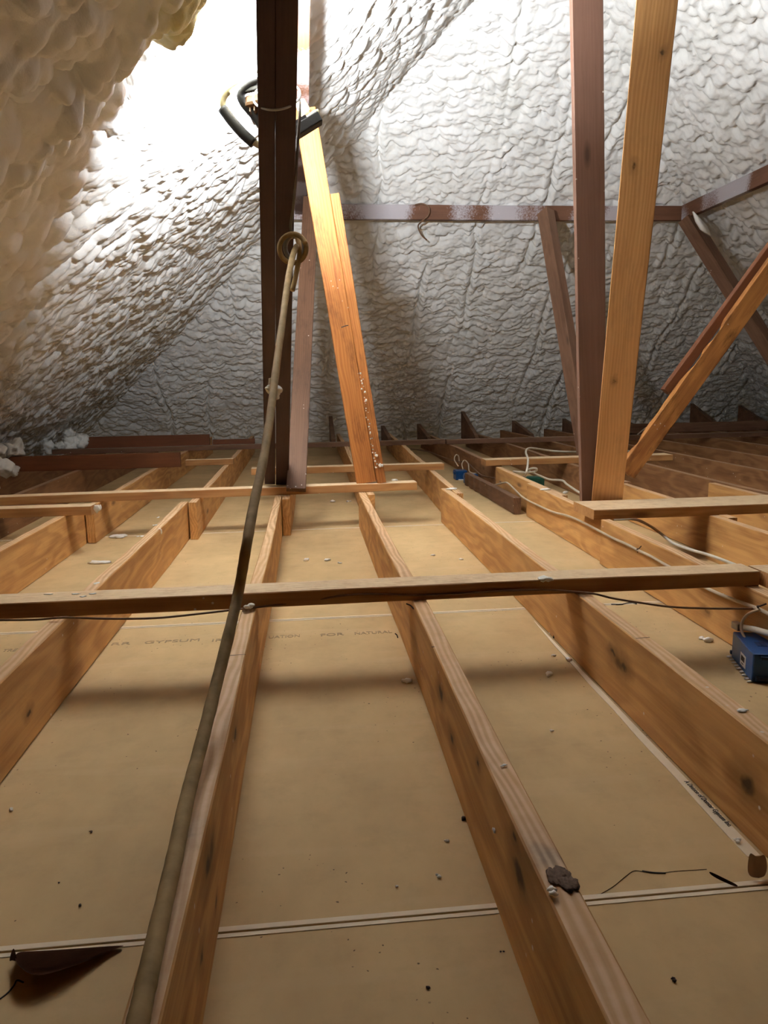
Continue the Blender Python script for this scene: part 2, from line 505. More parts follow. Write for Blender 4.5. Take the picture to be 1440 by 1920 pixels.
def h_left(u, v):
    wx = fbm(u * 2.3, v * 1.3, 25) - 0.47; wy = fbm(u * 2.3, v * 1.3, 29) - 0.47
    wf = fbm(u * 9, v * 9, 35) - 0.47; wg = fbm(u * 11, v * 11, 39) - 0.47
    U = u + wx * 0.16 + wf * 0.018; V = v + wy * 0.25 + wg * 0.018
    near = 1 - sstep(2.50, 2.85, u)
    sc = 1.35 - 0.45 * sstep(2.6, 4.2, u)
    big = domes(U / 0.115, V / 0.135, 131, 0.9)
    mid = domes(U / 0.056, V / 0.068, 147, 0.9, 0.55)
    sm = domes(U / 0.029, V / 0.033, 183, 0.88, 0.5)
    bm_ = domes(U / 0.085, V / 0.10, 157, 0.9, 0.55)
    tr = sstep(3.0, 3.8, u)
    row = U / 0.23 + 0.6 * (fbm(u * 1.5, v * 0.7, 55) - 0.47)
    rr = np.abs(row - np.floor(row) - 0.5)
    gap = np.exp(-(rr / 0.12) ** 2) * sstep(0.35, 0.62, vnoise(u * 3, v * 1.6, 61))
    hf = (0.030 * big + 0.027 * mid * (0.4 + big) + 0.009 * sm) * tr + (0.030 * big + 0.030 * bm_ * (0.4 + big) + 0.006 * sm) * (1 - tr)
    hf -= 0.055 * gap * (0.35 + 0.65 * tr)
    U2 = u + wx * 0.3 + wf * 0.03; V2 = v + wy * 0.3 + wg * 0.03
    b2 = domes(U2 / 0.16, V2 / 0.16, 231, 0.9, 0.6)
    m2 = domes(U2 / 0.072, V2 / 0.072, 247, 0.86, 0.8)
    s2 = domes(U2 / 0.036, V2 / 0.036, 283, 0.86, 0.7)
    hn = 0.055 * b2 + 0.066 * m2 * (0.4 + 0.7 * b2) + 0.016 * s2
    h = hf * (1 - near) + hn * near
    h += 0.07 * (fbm(u * 1.1, v * 1.1, 271) - 0.47)
    # the thicker front coat ends in a rolled lip
    lip = 2.44 + 0.22 * (fbm(v * 2.2, u * 0 + 3, 91) - 0.47) - 0.05 * (v - 2.4) + 0.10 * wf
    h += STEP * sstep(0.9, 2.3, v) * (1 - sstep(-0.14, 0.04, u - lip))
    return h

STEP = 0.10
def slope_mesh(name, O, U, V, Nn, u0, u1, v0, v1, step, hf, keep, mat, droop=0.65, mean=0.05):
    nu = int((u1 - u0) / step) + 1; nv = int((v1 - v0) / step) + 1
    uu = np.linspace(u0, u1, nu); vv = np.linspace(v0, v1, nv)
    u, v = np.meshgrid(uu, vv, indexing='ij')
    h = hf(u, v) - mean
    O, U, V, Nn = (np.array(q, float) for q in (O, U, V, Nn))
    base = O + u[..., None] * U + v[..., None] * V
    pos = base + h[..., None] * Nn - (droop * h)[..., None] * V
    k = keep(base)
    idx = np.arange(nu * nv).reshape(nu, nv)
    a, b, c, d = idx[:-1, :-1], idx[1:, :-1], idx[1:, 1:], idx[:-1, 1:]
    kk = k[:-1, :-1] & k[1:, :-1] & k[1:, 1:] & k[:-1, 1:]
    # winding so that face normals look along Nn
    n = np.cross(U, V)
    q = np.stack([a, b, c, d] if np.dot(n, Nn) > 0 else [a, d, c, b], -1)[kk]
    used = np.unique(q)
    remap = np.full(nu * nv, -1); remap[used] = np.arange(len(used))
    q = remap[q]; co = pos.reshape(-1, 3)[used]
    me = bpy.data.meshes.new(name)
    me.vertices.add(len(co)); me.vertices.foreach_set('co', co.ravel())
    me.loops.add(q.size); me.loops.foreach_set('vertex_index', q.ravel())
    me.polygons.add(len(q)); me.polygons.foreach_set('loop_start', np.arange(0, q.size, 4))
    me.polygons.foreach_set('use_smooth', np.ones(len(q), bool))
    me.update(calc_edges=True)
    o = link(name, me, mat)
    return tag(o, kind='structure')

STAIN_POS = at(372, 40, Y=2.36)
FM = foam_mat('spray_foam'); FML = foam_mat('spray_foam_left', stain=True)
# heights: z = ZP + SL*(X-XL) on the left, etc.; v = 0 at z = 0
eL = XL - ZP / SL; eR = XR + ZP / SL; eB = YB + ZP / SL
XM = (XL + XR) / 2; VR = (XM - eL) / CS
o = slope_mesh('wall_left', (eL, 0, 0), (0, 1, 0), (CS, 0, SN), (SN, 0, -CS), 1.2, eB, 0.0, VR + 0.02, 0.0078, h_left,
               lambda p: (p[..., 1] + p[..., 0] < YB + XL + 0.12), FML, droop=0.35)
tag(o, 'white spray foam on the left roof slope')
o = slope_mesh('wall_back', (0, eB, 0), (1, 0, 0), (0, -CS, SN), (0, -SN, -CS), eL, eR, 0.0, VR + 0.02, 0.0080, h_back,
               lambda p: (p[..., 0] > XL - (p[..., 1] - YB) - 0.12) & (p[..., 0] < XR + (p[..., 1] - YB) + 0.12), FM)
tag(o, 'white rippled spray foam on the back hip slope')
o = slope_mesh('wall_right', (eR, 0, 0), (0, 1, 0), (-CS, 0, SN), (-SN, 0, -CS), 2.0, eB, 0.0, VR + 0.02, 0.012, lambda u, v: h_back(u + 11, v),
               lambda p: (p[..., 1] - YB < p[..., 0] - XR + 0.12), FM)
tag(o, 'white spray foam on the right roof slope')
# the same slopes carried on behind the photographer, coarser, and darkened to cut front fill
o = slope_mesh('wall_left_rear', (eL, 0, 0), (0, 1, 0), (CS, 0, SN), (SN, 0, -CS), -3.0, 1.23, 0.0, VR + 0.02, 0.06, lambda u, v: u * 0, lambda p: p[..., 0] > -99, M['deck'])
o = slope_mesh('wall_right_rear', (eR, 0, 0), (0, 1, 0), (-CS, 0, SN), (-SN, 0, -CS), -3.0, 2.03, 0.0, VR + 0.02, 0.06, lambda u, v: u * 0, lambda p: p[..., 0] > -99, M['deck'])
bm = bmesh.new()
zr = SL * (XM - eL)
f = bm.faces.new([bm.verts.new(p) for p in ((eL, -2.98, -0.02), (eR, -2.98, -0.02), (XM, -2.98, zr))])
o = bm_obj('wall_front', bm, M['deck'], sm=False); tag(o, kind='structure')

# ------------------------------------------------------------------ ceiling drywall seen from above
SEAMS = [-0.35, 0.874, 2.175, 3.597, 4.85, 6.1, 7.35]
def seam_skew(x): return -0.0 * x
bm = bmesh.new()
edges_y = [-3.0] + SEAMS + [eB + 0.05]
G = 0.0022
for a, b2 in zip(edges_y, edges_y[1:]):
    y0 = a + (G if a in SEAMS else 0); y1 = b2 - (G if b2 in SEAMS else 0)
    c = Vector(((eL + eR) / 2, (y0 + y1) / 2, -0.0065))
    box_bm(bm, c, (eR - eL + 0.1, y1 - y0, 0.013))
o = bm_obj('floor', bm, M['drywall'], sm=False); tag(o, 'tan paper backs of the ceiling drywall sheets', kind='structure')
bm = bmesh.new()
box_bm(bm, ((eL + eR) / 2, (eB - 3) / 2, -0.02), (eR - eL + 0.1, eB + 3.1, 0.01))
o = bm_obj('floor_underside', bm, M['gap'], sm=False); tag(o, kind='structure')
# pale folded paper edges on both sides of each joint
for i, y in enumerate(SEAMS[1:4]):
    bm = bmesh.new()
    ww = (0.0085, 0.0085, 0.006)[i]
    for s in (-1, 1):
        wv = ww if s > 0 else ww * 0.8
        box_bm(bm, (0.6, y + s * (G + wv / 2), 0.0004), (5.2, wv, 0.0012))
    o = bm_obj('trim_%d' % (i + 1), bm, M['seam'], sm=False)
    tag(o, kind='structure')

# ------------------------------------------------------------------ joists
def kn(px, py, xf, xc, r, y0=-1.0):
    p = at(px, py, X=xf)
    return (p.y - y0, xc - p.x, p.z - 0.088, r)
Z0 = 0.0012
ZT = 0.175
def joist(label, x0, y0, x1, y1, mat='joist', h=ZT, wd=0.036, group=None, knots=None, **kw):
    m = M[mat]
    if knots:
        m = wood('joist_pine_knotty', JB, JD, knots=knots, ring=0.48, grime=0.22)
    return lumber('ceiling_joist', label, 'joist', (x0, y0, Z0 + (h - Z0) / 2), (x1, y1, Z0 + (h - Z0) / 2), wd, h - Z0, m, group=group, bow=0.004, **kw)

FE = 8.05
joist('near joist at the left edge of the photo, fourth left of the cord joist', -1.97, -1.0, -1.97, 3.6, wd=0.038)
joist('near joist under the left end of the short foam-tipped board', -1.515, -1.0, -1.51, 3.6)
joist('near joist crossing the left edge of the photo just above the nearest cross board', -1.055, -1.2, -1.05, 3.52)
jl1 = joist('near joist left of the one under the thick cord, its broad face lit', -0.590, -1.0, -0.588, 3.50, knots=[(2.45, -0.018, -0.02, 0.010)])
jA = joist('near joist that the thick brown cord lies along', -0.158, -1.0, -0.157, 3.60, wd=0.033,
           knots=[kn(393, 1600, -.141, -.158, 0.021), kn(388, 1622, -.141, -.158, 0.018), kn(439, 1375, -.141, -.158, 0.016), kn(376, 1795, -.141, -.158, 0.012), kn(403, 1690, -.141, -.158, 0.006), (1.83, 0.004, 0.087, 0.012)])
jB = joist('near centre joist with a muddy knot and white foam bead on its top', 0.2485, -1.0, 0.2500, 3.62, wd=0.036,
           knots=[(1.735, 0.0, 0.088, 0.022), kn(824, 1300, .231, .2485, 0.017), kn(846, 1386, .231, .2485, 0.014), kn(896, 1434, .231, .2485, 0.007), kn(975, 1640, .231, .2485, 0.020), kn(966, 1572, .231, .2485, 0.008)])
jC = joist('near joist with big dark knot holes in its left face, right of centre', 0.663, -1.0, 0.672, 3.66, wd=0.036,
           knots=[kn(1158, 1245, .645, .665, 0.021), kn(1168, 1252, .645, .665, 0.014), kn(1396, 1472, .645, .665, 0.019), kn(1146, 1225, .645, .665, 0.010)])
joist('near joist beside the blue electrical box, below the long cross board end', 1.108, -1.0, 1.108, 2.67, wd=0.036, knots=[(2.55, 0.018, 0.02, 0.012), (2.9, 0.018, -0.03, 0.010)])
joist('middle joist that carries the ivory cable, left of the paired posts', 1.133, 2.69, 1.138, 3.74, wd=0.036)
joist('short joist piece with foam spilled on its top, beyond the cable joist', 1.168, 3.3, 1.172, 4.52, wd=0.034)
joist('near joist right of the white cable at the right edge', 1.548, -1.0, 1.552, 2.70)
joist('joist directly behind the wide right cross board, right of the paired posts', 1.592, 2.62, 1.600, 3.62)
joist('near joist at the right edge under the wide cross board', 2.028, -1.0, 2.03, 3.55)
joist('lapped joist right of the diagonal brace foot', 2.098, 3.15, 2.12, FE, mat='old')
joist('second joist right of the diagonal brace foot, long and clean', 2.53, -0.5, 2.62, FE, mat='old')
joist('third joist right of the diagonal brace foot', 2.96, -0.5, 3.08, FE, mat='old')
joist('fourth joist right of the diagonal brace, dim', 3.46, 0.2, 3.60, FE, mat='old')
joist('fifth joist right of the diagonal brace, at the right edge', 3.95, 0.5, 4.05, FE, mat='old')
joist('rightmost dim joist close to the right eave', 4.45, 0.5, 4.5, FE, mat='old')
# far run, lapped on the right of the near run
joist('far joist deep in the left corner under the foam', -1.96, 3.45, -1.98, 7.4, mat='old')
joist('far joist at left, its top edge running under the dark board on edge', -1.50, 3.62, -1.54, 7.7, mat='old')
joist('far joist whose dark end shows below the left of the second cross board', -1.005, 3.45, -1.04, FE)
joist('far joist with dark end block beside the joist left of the cord', -0.545, 3.45, -0.60, FE)
joist('far joist whose dark end stands below the stained post', -0.120, 3.46, -0.10, FE)
joist('far joist starting below the feet of the orange boards', 0.288, 3.52, 0.322, FE)
joist('far joist lapped beside the knot-hole joist, left of the blue box pair', 0.712, 3.47, 0.855, FE)
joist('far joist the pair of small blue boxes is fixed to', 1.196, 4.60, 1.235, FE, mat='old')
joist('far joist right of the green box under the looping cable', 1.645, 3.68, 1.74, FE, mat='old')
o = joist('low rough dark timber stub lying beside the cable joist', 1.087, 3.80, 1.080, 5.0, mat='dark', h=0.088, wd=0.040, rough_edge=0.008)
o.name = 'timber_stub'; o['category'] = 'timber'

# saw marks and nail on the near joists
def line_mark(name, j, a, b2, wdt=0.0012):
    bm = bmesh.new()
    a, b2 = Vector(a), Vector(b2); d = (b2 - a).normalized(); n = Vector((-d.y, d.x, 0)) * wdt / 2
    top = [a + n, b2 + n, b2 - n, a - n]
    up = Vector((0, 0, 0.0004)); dn = Vector((0, 0, -0.0006))
    vs = [bm.verts.new(p + up) for p in top] + [bm.verts.new(p + dn) for p in top]
    bm.faces.new(vs[:4]); bm.faces.new(list(reversed(vs[4:])))
    for k in range(4): bm.faces.new((vs[k], vs[k + 4], vs[(k + 1) % 4 + 4], vs[(k + 1) % 4]))
    o = bm_obj(name, bm, M['ink'], sm=False)
    return child(o, j)
line_mark('pencil_line', jA, at(431, 1229, z=ZT + 0.001), at(460, 1227, z=ZT + 0.001))
line_mark('pencil_line', jB, at(809, 1213, z=ZT + 0.001), at(843, 1211, z=ZT + 0.001))
line_mark('pencil_line', jC, at(1192, 1197, z=ZT + 0.001), at(1218, 1195, z=ZT + 0.001))

# ------------------------------------------------------------------ cross boards
BT = 0.038
def batten(label, x0, x1, y, wd=0.09, z=ZT + 0.0005, mat='batten', y1=None, name='cross_board', th=BT, **kw):
    return lumber(name, label, 'board', (x0, y, z + th / 2), (x1, y if y1 is None else y1, z + th / 2), wd, th, M[mat], bow=0.0025, **kw)

main = batten('long light-topped cross board nearest the camera, the thick cord crosses it', -2.25, 1.128, 1.798, y1=1.768, wd=0.088)
batten('cross board continuing from the end of the long one at the right edge', 1.136, 4.2, 1.745, y1=1.72, wd=0.09)
batten('second cross board, running under the stained post and orange boards', -2.2, 0.525, 3.555, y1=3.665, wd=0.088)
tip = batten('short cross board at the left with white foam on its tip', -2.2, -0.925, 3.235, wd=0.085)
batten('wide flat cross board at the foot of the paired posts', 1.068, 4.6, 2.795, y1=2.82, wd=0.215)
batten('third cross board ending left of the blue box pair', -0.35, 0.815, 4.50, wd=0.09)
batten('cross board right of the blue box pair, ending behind the brown post', 1.105, 2.35, 4.64, y1=4.66, wd=0.12)
batten('farthest long cross board, left length', -2.1, 1.175, 6.36, wd=0.09, y1=6.40, mat='grey')
batten('farthest long cross board, right length', 1.18, 4.9, 6.34, wd=0.09, y1=6.30, mat='grey')
batten('short cross block at the end of the dark board on edge', -0.84, -0.52, 5.15, wd=0.07, mat='batten')
batten('reddish board on edge at left, running into the foam', -2.05, -0.86, 5.06, wd=0.038, th=0.098, mat='red')
batten('farthest dark board on edge at left, below the foam', -2.0, -0.90, 6.88, wd=0.038, th=0.10, mat='red')
batten('short far board just right of the farthest board on edge', -0.88, -0.50, 6.95, wd=0.04, th=0.045, mat='red')
batten('thin board lying just behind the short foam-tipped board', -2.2, -1.24, 3.40, y1=3.36, wd=0.06, mat='batten', th=0.02)
batten('far board on edge along the right side, above the farthest cross board', 2.9, 4.6, 7.1, wd=0.038, th=0.09, mat='grey')

# sloping timber ends between the far joists and the foam
def eave_block(label, x, y0, y1, z0, z1, wd=0.038):
    bm = bmesh.new()
    pts = [(y0, ZT - 0.06), (y1, ZT - 0.06), (y1, z1), (y0 + 0.10, z0)]
    a = [bm.verts.new((x - wd / 2, p[0], p[1])) for p in pts]; b2 = [bm.verts.new((x + wd / 2, p[0], p[1])) for p in pts]
    bm.faces.new(a); bm.faces.new(list(reversed(b2)))
    for k in range(4): bm.faces.new((a[k], b2[k], b2[(k + 1) % 4], a[(k + 1) % 4]))
    bmesh.ops.bevel(bm, geom=list(bm.edges), offset=0.002, segments=1, affect='EDGES')
    o = bm_obj('rafter_tail', bm, M['dark'], sm=False, origin=(x, y0, ZT))
    tag(o, label, 'rafter end')
for x, z1, lab in ((-0.28, 0.40, 'left of the stained post'), (0.05 + 0.18, 0.38, 'seen between the rear board and the orange boards'),
                   (0.77, 0.29, 'just right of the orange boards'), (1.15, 0.30, 'left of the tallest dark one'),
                   (1.62, 0.40, 'tallest, right of centre against the foam'), (2.17, 0.31, 'left of the brown post'),
                   (2.72, 0.32, 'hidden partly by the paired posts'), (3.35, 0.31, 'right of the paired posts'),
                   (4.15, 0.43, 'at the right, behind the diagonal brace'), (4.7, 0.40, 'at the right edge of the photo')):
    eave_block('dark sloping rafter end, ' + lab, x, 7.0, 7.75, 0.19, z1 - (0.0 if z1 > 0.37 else 0.02))

# ------------------------------------------------------------------ purlins
PU = wood
lumber('purlin', 'horizontal brown purlin with pale overspray along the back foam', 'beam', (XL - 0.03, 5.93, 1.985), (XR + 0.02, 5.93, 1.985), 0.045, 0.108, M['purlin'], bow=0.006)
lumber('purlin', 'brown purlin with pale overspray running overhead behind the work light', 'beam', (-0.005, 5.88, 1.995), (0.035, -1.0, 1.995), 0.085, 0.06, M['purlin2'], bow=0.005)
lumber('purlin', 'brown oversprayed purlin running toward the right edge of the photo', 'beam', (3.0, 5.88, 1.985), (3.0, -1.0, 1.985), 0.045, 0.108, M['purlin'], bow=0.006)

# ------------------------------------------------------------------ struts
# stained post: two boards nailed side by side, leaning toward the camera
def post_pt(t, px_top, px_bot):
    a = at(px_bot, 906, Y=3.70); b2 = at(px_top, 0, Y=2.2)
    return a + (b2 - a) * t
pe = empty('stained_post', (-0.13, 3.70, 0.215), 'dark stained leaning post of two boards behind the thick cord', 'post')
face_up = Vector((0, -0.75, -0.66))
for nm, xb, xt, wdt, dy in (('board', 506.3, 498.4, 0.0510, 0.0), ('board', 528.9, 537.6, 0.0620, 0.0)):
    a = post_pt(0.0, xt, xb); b2 = post_pt(1.10, xt, xb)
    a.z = 0.232 if xb < 520 else 0.226
    o = lumber(nm, None, None, a, b2, wdt, 0.038, M['post'], up=face_up, bow=0.001)
    child(o, pe)

# orange boards
a = Vector(((0.228 + 0.330) / 2 - 0.002, 3.66, 0.216)); b2 = at(572, 205, Y=3.66)
lumber('leaning_board', 'bright orange leaning board below the work light, left of the pair', 'board', a, b2, 0.099, 0.036, M['orange'], up=(0, -1, 0.0), bow=0.002)
a2 = at(715, 906, Y=3.655); b3 = at(626, 366, Y=3.68)
a2.z = 0.2155
lumber('leaning_board', 'narrower orange leaning board nailed along the right of the pair', 'board', a2, b3, 0.044, 0.060, M['orange'], up=(0, -1, 0.0), bow=0.003)
# rear board behind the stained post
lumber('leaning_board', 'brown leaning board with orange foot just right of the stained post', 'board', at(555, 919, Y=3.545), at(583, 372, Y=5.0), 0.093, 0.030, M['rear'], up=(0, -1, 0.6), bow=0.002)

# paired posts at right
a = at(1113, 938, Y=3.04); a.z = 0.178
b2 = at(1099, 0, Y=2.80); b2 = a + (b2 - a) * 1.30
lumber('brown_post', 'dull brown post, left of the pair at right', 'post', a, b2, 0.110, 0.038, M['brown'], up=(-0.10, -1, -0.1), bow=0.002)
a = at(1137, 936, Y=2.965); a.z = 0.178
b2 = at(1231, 0, Y=2.40); b2 = a + (b2 - a) * 1.48
gp = wood('golden_post_pine', (0.78, 0.45, 0.19), (0.56, 0.28, 0.095), dust_light_amt=0.0, ring=0.4, flecks=0.0, grime=0.25, bump=0.12,
          knots=[(1.30, 0.02, 0.02, 0.010), (1.62, -0.035, 0.02, 0.008), (0.55, 0.02, 0.02, 0.008)])
lumber('golden_post', 'bright golden pine post, right of the pair at right', 'post', a, b2, 0.122, 0.032, gp, up=(-0.40, -0.92, -0.15), bow=0.002)

# diagonal brace at right
a = at(1173, 887, Y=3.47); b2 = at(1640, 240, Y=3.50)
lumber('diagonal_brace', 'chewed light-faced diagonal brace at the right', 'brace', a, b2, 0.040, 0.092, M['damaged'], up=(-0.6, 0, 0.6), bow=0.004, rough_edge=0.03)
a = at(1248, 735, Y=3.53); b2 = at(1655, 175, Y=3.56)
lumber('diagonal_brace', 'dark red board nailed above the chewed diagonal brace', 'brace', a, b2, 0.040, 0.045, M['red'], up=(-0.6, 0, 0.6), bow=0.002)
# rear struts from the purlin
a = at(1023, 398, Y=5.85); b2 = at(1100, 862, Y=4.9)
b2.z = 0.19
lumber('rear_strut', 'grey-brown strut from the back purlin down behind the brown post', 'brace', b2, a, 0.085, 0.10, M['grey'], up=(0.5, -1, 0), bow=0.002)
a = at(1287, 408, Y=5.80); b2 = Vector((3.95, 5.3, 0.19))
lumber('rear_strut', 'dark strut from the purlin corner down to the right edge', 'brace', b2, a, 0.10, 0.10, M['grey'], up=(0.3, -1, 0.6), bow=0.002)
# white foam shard at the strut head
bm = bmesh.new()
p0, p1, p2, p3 = at(1300, 398, Y=5.6), at(1310, 432, Y=5.55), at(1334, 443, Y=5.6), at(1335, 441, Y=5.6)
pts = [at(1300, 396, Y=5.62), at(1306, 415, Y=5.6), at(1315, 430, Y=5.6), at(1334, 443, Y=5.6), at(1327, 424, Y=5.6), at(1312, 408, Y=5.6)]
f1 = [bm.verts.new(p) for p in pts]; f2 = [bm.verts.new(p + Vector((0, 0.02, 0))) for p in pts]
bm.faces.new(f1); bm.faces.new(list(reversed(f2)))
for k in range(6): bm.faces.new((f1[k], f1[(k + 1) % 6], f2[(k + 1) % 6], f2[k]))
o = bm_obj('foam_shard', bm, M['crumb'], origin=pts[0]); tag(o, 'pointed white foam shard hanging at the purlin corner', 'foam')

# ------------------------------------------------------------------ work light
Lp = LAMP_POS
lamp = empty('work_light', Lp, 'portable work light with tube stand wired behind the stained post', 'lamp')
aim = LAMP_AIM.normalized()
ex = (at(600, 130, Y=2.64) - at(440, 240, Y=2.64)).normalized()
ex = (ex - ex.dot(aim) * aim).normalized(); ey = aim.cross(ex)
RM = Matrix((( ex.x, ey.x, aim.x), (ex.y, ey.y, aim.y), (ex.z, ey.z, aim.z)))
def loc(x, y, z): return Lp + RM @ Vector((x, y, z))
bm = bmesh.new(); box_bm(bm, loc(0, 0, -0.035), (0.12, 0.09, 0.045), RM, 0.012)
for k in range(7): box_bm(bm, loc(-0.042 + 0.014 * k, 0, -0.064), (0.003, 0.07, 0.02), RM)
child(bm_obj('housing', bm, M['housing'], sm=False), lamp)
bm = bmesh.new()
for s in (-1, 1):
    box_bm(bm, loc(s * 0.064, 0, -0.006), (0.010, 0.11, 0.018), RM, 0.004)
    box_bm(bm, loc(0, s * 0.050, -0.006), (0.138, 0.010, 0.018), RM, 0.004)
child(bm_obj('lens_frame', bm, M['black'], sm=False), lamp)
bm = bmesh.new(); box_bm(bm, loc(0, 0, -0.004), (0.116, 0.088, 0.004), RM)
child(bm_obj('lens', bm, M['lens'], sm=False), lamp)
YL = 2.60
def lp(x, y, Y=YL): return at(x, y, Y=Y)
child(tube('stand_tube', [lp(500, 128), lp(485, 138), lp(462, 152), lp(436, 166), lp(421, 180), lp(418, 196), lp(428, 213), lp(452, 242), lp(478, 268), lp(500, 277)], 0.0105, M['tube'], sides=12), lamp)
child(tube('grip', [lp(417, 203), lp(434, 226), lp(455, 250), lp(476, 269)], 0.0165, M['black'], sides=12), lamp)
child(tube('bracket', [lp(492, 150, 2.57), lp(468, 160, 2.57), lp(452, 176, 2.57), lp(456, 192, 2.57), lp(474, 214, 2.57), lp(500, 246, 2.57)], 0.0135, M['black'], sides=10), lamp)
bm = bmesh.new()
fa, fb = lp(553, 250), lp(598, 222)
fx = (fb - fa).normalized(); fz = Vector((0, 1, 0)); fy = fz.cross(fx).normalized(); fz = fx.cross(fy)
FR = Matrix(((fx.x, fy.x, fz.x), (fx.y, fy.y, fz.y), (fx.z, fy.z, fz.z)))
box_bm(bm, (fa + fb) / 2, (0.10, 0.034, 0.05), FR, 0.004)
box_bm(bm, (fa + fb) / 2 + FR @ Vector((-0.012, -0.02, 0)), (0.045, 0.014, 0.045), FR, 0.002)
child(bm_obj('base_foot', bm, M['black'], sm=False), lamp)
child(tube('base_tube', [lp(540, 250), lp(566, 232), lp(590, 214), lp(598, 211)], 0.011, M['tube'], sides=12), lamp)
bm = bmesh.new(); box_bm(bm, lp(570, 205, 2.70), (0.035, 0.055, 0.05), FR, 0.010)
child(bm_obj('junction_box', bm, M['housing'], sm=False), lamp)
ld = bpy.data.lights.new('bulb_light', 'AREA'); ld.shape = 'RECTANGLE'; ld.size = 0.10; ld.size_y = 0.05
ld.energy = LAMP_POWER; ld.color = LAMP_COL; ld.spread = math.radians(180)
lo = bpy.data.objects.new('bulb_light', ld); COL.objects.link(lo)
lo.matrix_world = Matrix.Translation(loc(0, 0, 0.008)) @ (RM @ Matrix.Rotation(math.pi, 3, 'X')).to_4x4()
lo.parent = lamp; lo.matrix_parent_inverse = lamp.matrix_basis.inverted()

# tie wire around post and lamp
ring = []
for k in range(25):
    t = k / 24 * 2 * math.pi
    cx, cy = 519, 180
    q = at(cx + 44 * math.cos(t), cy + 26 * math.sin(t) - 4 * math.cos(t), Y=2.475 - 0.12 * math.sin(t))
    ring.append(q)
tube('tie_wire', ring, 0.0035, M['wire'], 'loop of grey wire tying the work light to the stained post', 'wire', sides=8, sub=3)
# twin lamp lead down the post
lead = [lp(560, 172, 2.50), lp(562, 215, 2.46), lp(558, 270, 2.50), lp(555, 330, 2.54), lp(550, 390, 2.60), lp(545, 425, 2.63), lp(552, 448, 2.64)]
tube('lamp_lead', lead, 0.0048, M['cord_end'], 'thin grey lamp lead running down the right of the stained post', 'cable', sides=8)

# ------------------------------------------------------------------ thick cord with its loop
cord = empty('thick_cord', at(552, 470, Y=2.62), 'thick dusty brown cord looped high on the post and slanting down to the bottom edge', 'cord')
ZC = ZT + 0.0112
main_pts = [at(556, 462, Y=2.60), at(549, 480, Y=2.53), at(540, 525, Y=2.36), at(530, 600, Y=2.14), at(519, 680, Y=1.95), at(508, 770, Y=1.75),
            at(494, 860, Y=1.56), at(476, 945, Y=1.40), at(461, 1030, Y=1.28), at(449, 1100, z=0.345), at(430, 1185, z=0.292), at(404, 1290, z=0.238),
            at(376, 1400, z=0.204), at(350, 1500, z=ZC + 0.003), at(327, 1610, z=ZC), at(297, 1740, z=ZC), at(271, 1860, z=ZC), at(258, 1920, z=ZC), at(240, 2000, z=ZC), at(200, 2170, z=ZC)]
bm = bmesh.new(); tube_bm(bm, main_pts, 0.0096, sides=16, sub=8, wob=0.08)
# small lumps of dust and foam on the sheath
child(bm_obj('sheath', bm, M['cord']), cord)
lpts = []
cx, cy, rx, ry = 549, 466, 25, 27
for k in range(26):
    t = -1.2 + k / 22 * 2 * math.pi
    lpts.append(at(cx + rx * math.cos(t), cy + ry * math.sin(t), Y=2.60 + 0.03 * math.sin(t * 0.5) - 0.05 * k / 26))
child(tube('loop', lpts, 0.0085, M['cord'], sides=12, sub=3), cord)
lpts = []
for k in range(22):
    t = 2.0 + k / 20 * 1.5 * math.pi
    lpts.append(at(cx + 3 + 17 * math.cos(t), cy - 2 + 22 * math.sin(t), Y=2.66 - 0.02 * k / 22))
child(tube('loop', lpts, 0.0075, M['cord_end'], sides=12, sub=3), cord)
child(tube('tail', [at(556, 440, Y=2.63), at(562, 470, Y=2.60), at(556, 510, Y=2.60), at(548, 545, Y=2.58)], 0.0085, M['cord'], sides=10), cord)

def blob_bm(bm, c, r, seed=0, squash=(1, 1, 1), sub=3, amp=0.35, freq=1.4):
    q = bmesh.ops.create_icosphere(bm, subdivisions=sub, radius=1.0)
    for v in q['verts']:
        n = mnoise.noise(v.co * freq + Vector((seed * 3.3, seed * 1.7, 0)))
        n2 = mnoise.noise(v.co * freq * 2.5 + Vector((seed, 9, 0)))
        s = 1 + amp * n * 1.6 + amp * 0.6 * n2
        v.co = Vector((v.co.x * squash[0], v.co.y * squash[1], v.co.z * squash[2])) * s * r + Vector(c)

bm = bmesh.new()
kc = at(513, 728, Y=2.10)
for k, (dx, dy, dz, r) in enumerate([(0, 0, 0.012, 0.013), (-0.010, -0.008, -0.004, 0.012), (0.012, -0.008, -0.006, 0.012), (0.006, -0.008, -0.022, 0.010), (-0.004, -0.012, 0.022, 0.008)]):
    blob_bm(bm, kc + Vector((dx, dy, dz)), r, k, amp=0.25)
tag(bm_obj('foam_lump', bm, M['crumb'], origin=kc), 'pale foam lump stuck around the thick cord halfway up', 'foam')

def mound(label, parts, seed):
    bm = bmesh.new(); rr = random.Random(seed)
    c0 = Vector(parts[0][:3])
    for (x, y, z, r, n) in parts:
        for k in range(n):
            blob_bm(bm, Vector((x + rr.uniform(-1, 1) * r, y + rr.uniform(-1, 1) * r, z + rr.uniform(-0.8, 0.8) * r)), r * rr.uniform(0.35, 0.7), seed + k, (1, 1, 0.9), 3, amp=0.45, freq=1.8)
    o = bm_obj('foam_mound', bm, M['crumb'], origin=c0); tag(o, label, 'foam')
mound('lumpy white foam mound low at the left edge, over the joist ends', [(-1.93, 4.55, 0.22, 0.10, 7), (-2.02, 4.95, 0.27, 0.10, 6), (-2.08, 4.75, 0.12, 0.10, 5)], 11)
mound('pale foam lump covering the left end of the farthest board on edge', [(-2.02, 6.86, 0.26, 0.09, 6), (-2.18, 6.7, 0.2, 0.10, 5)], 31)
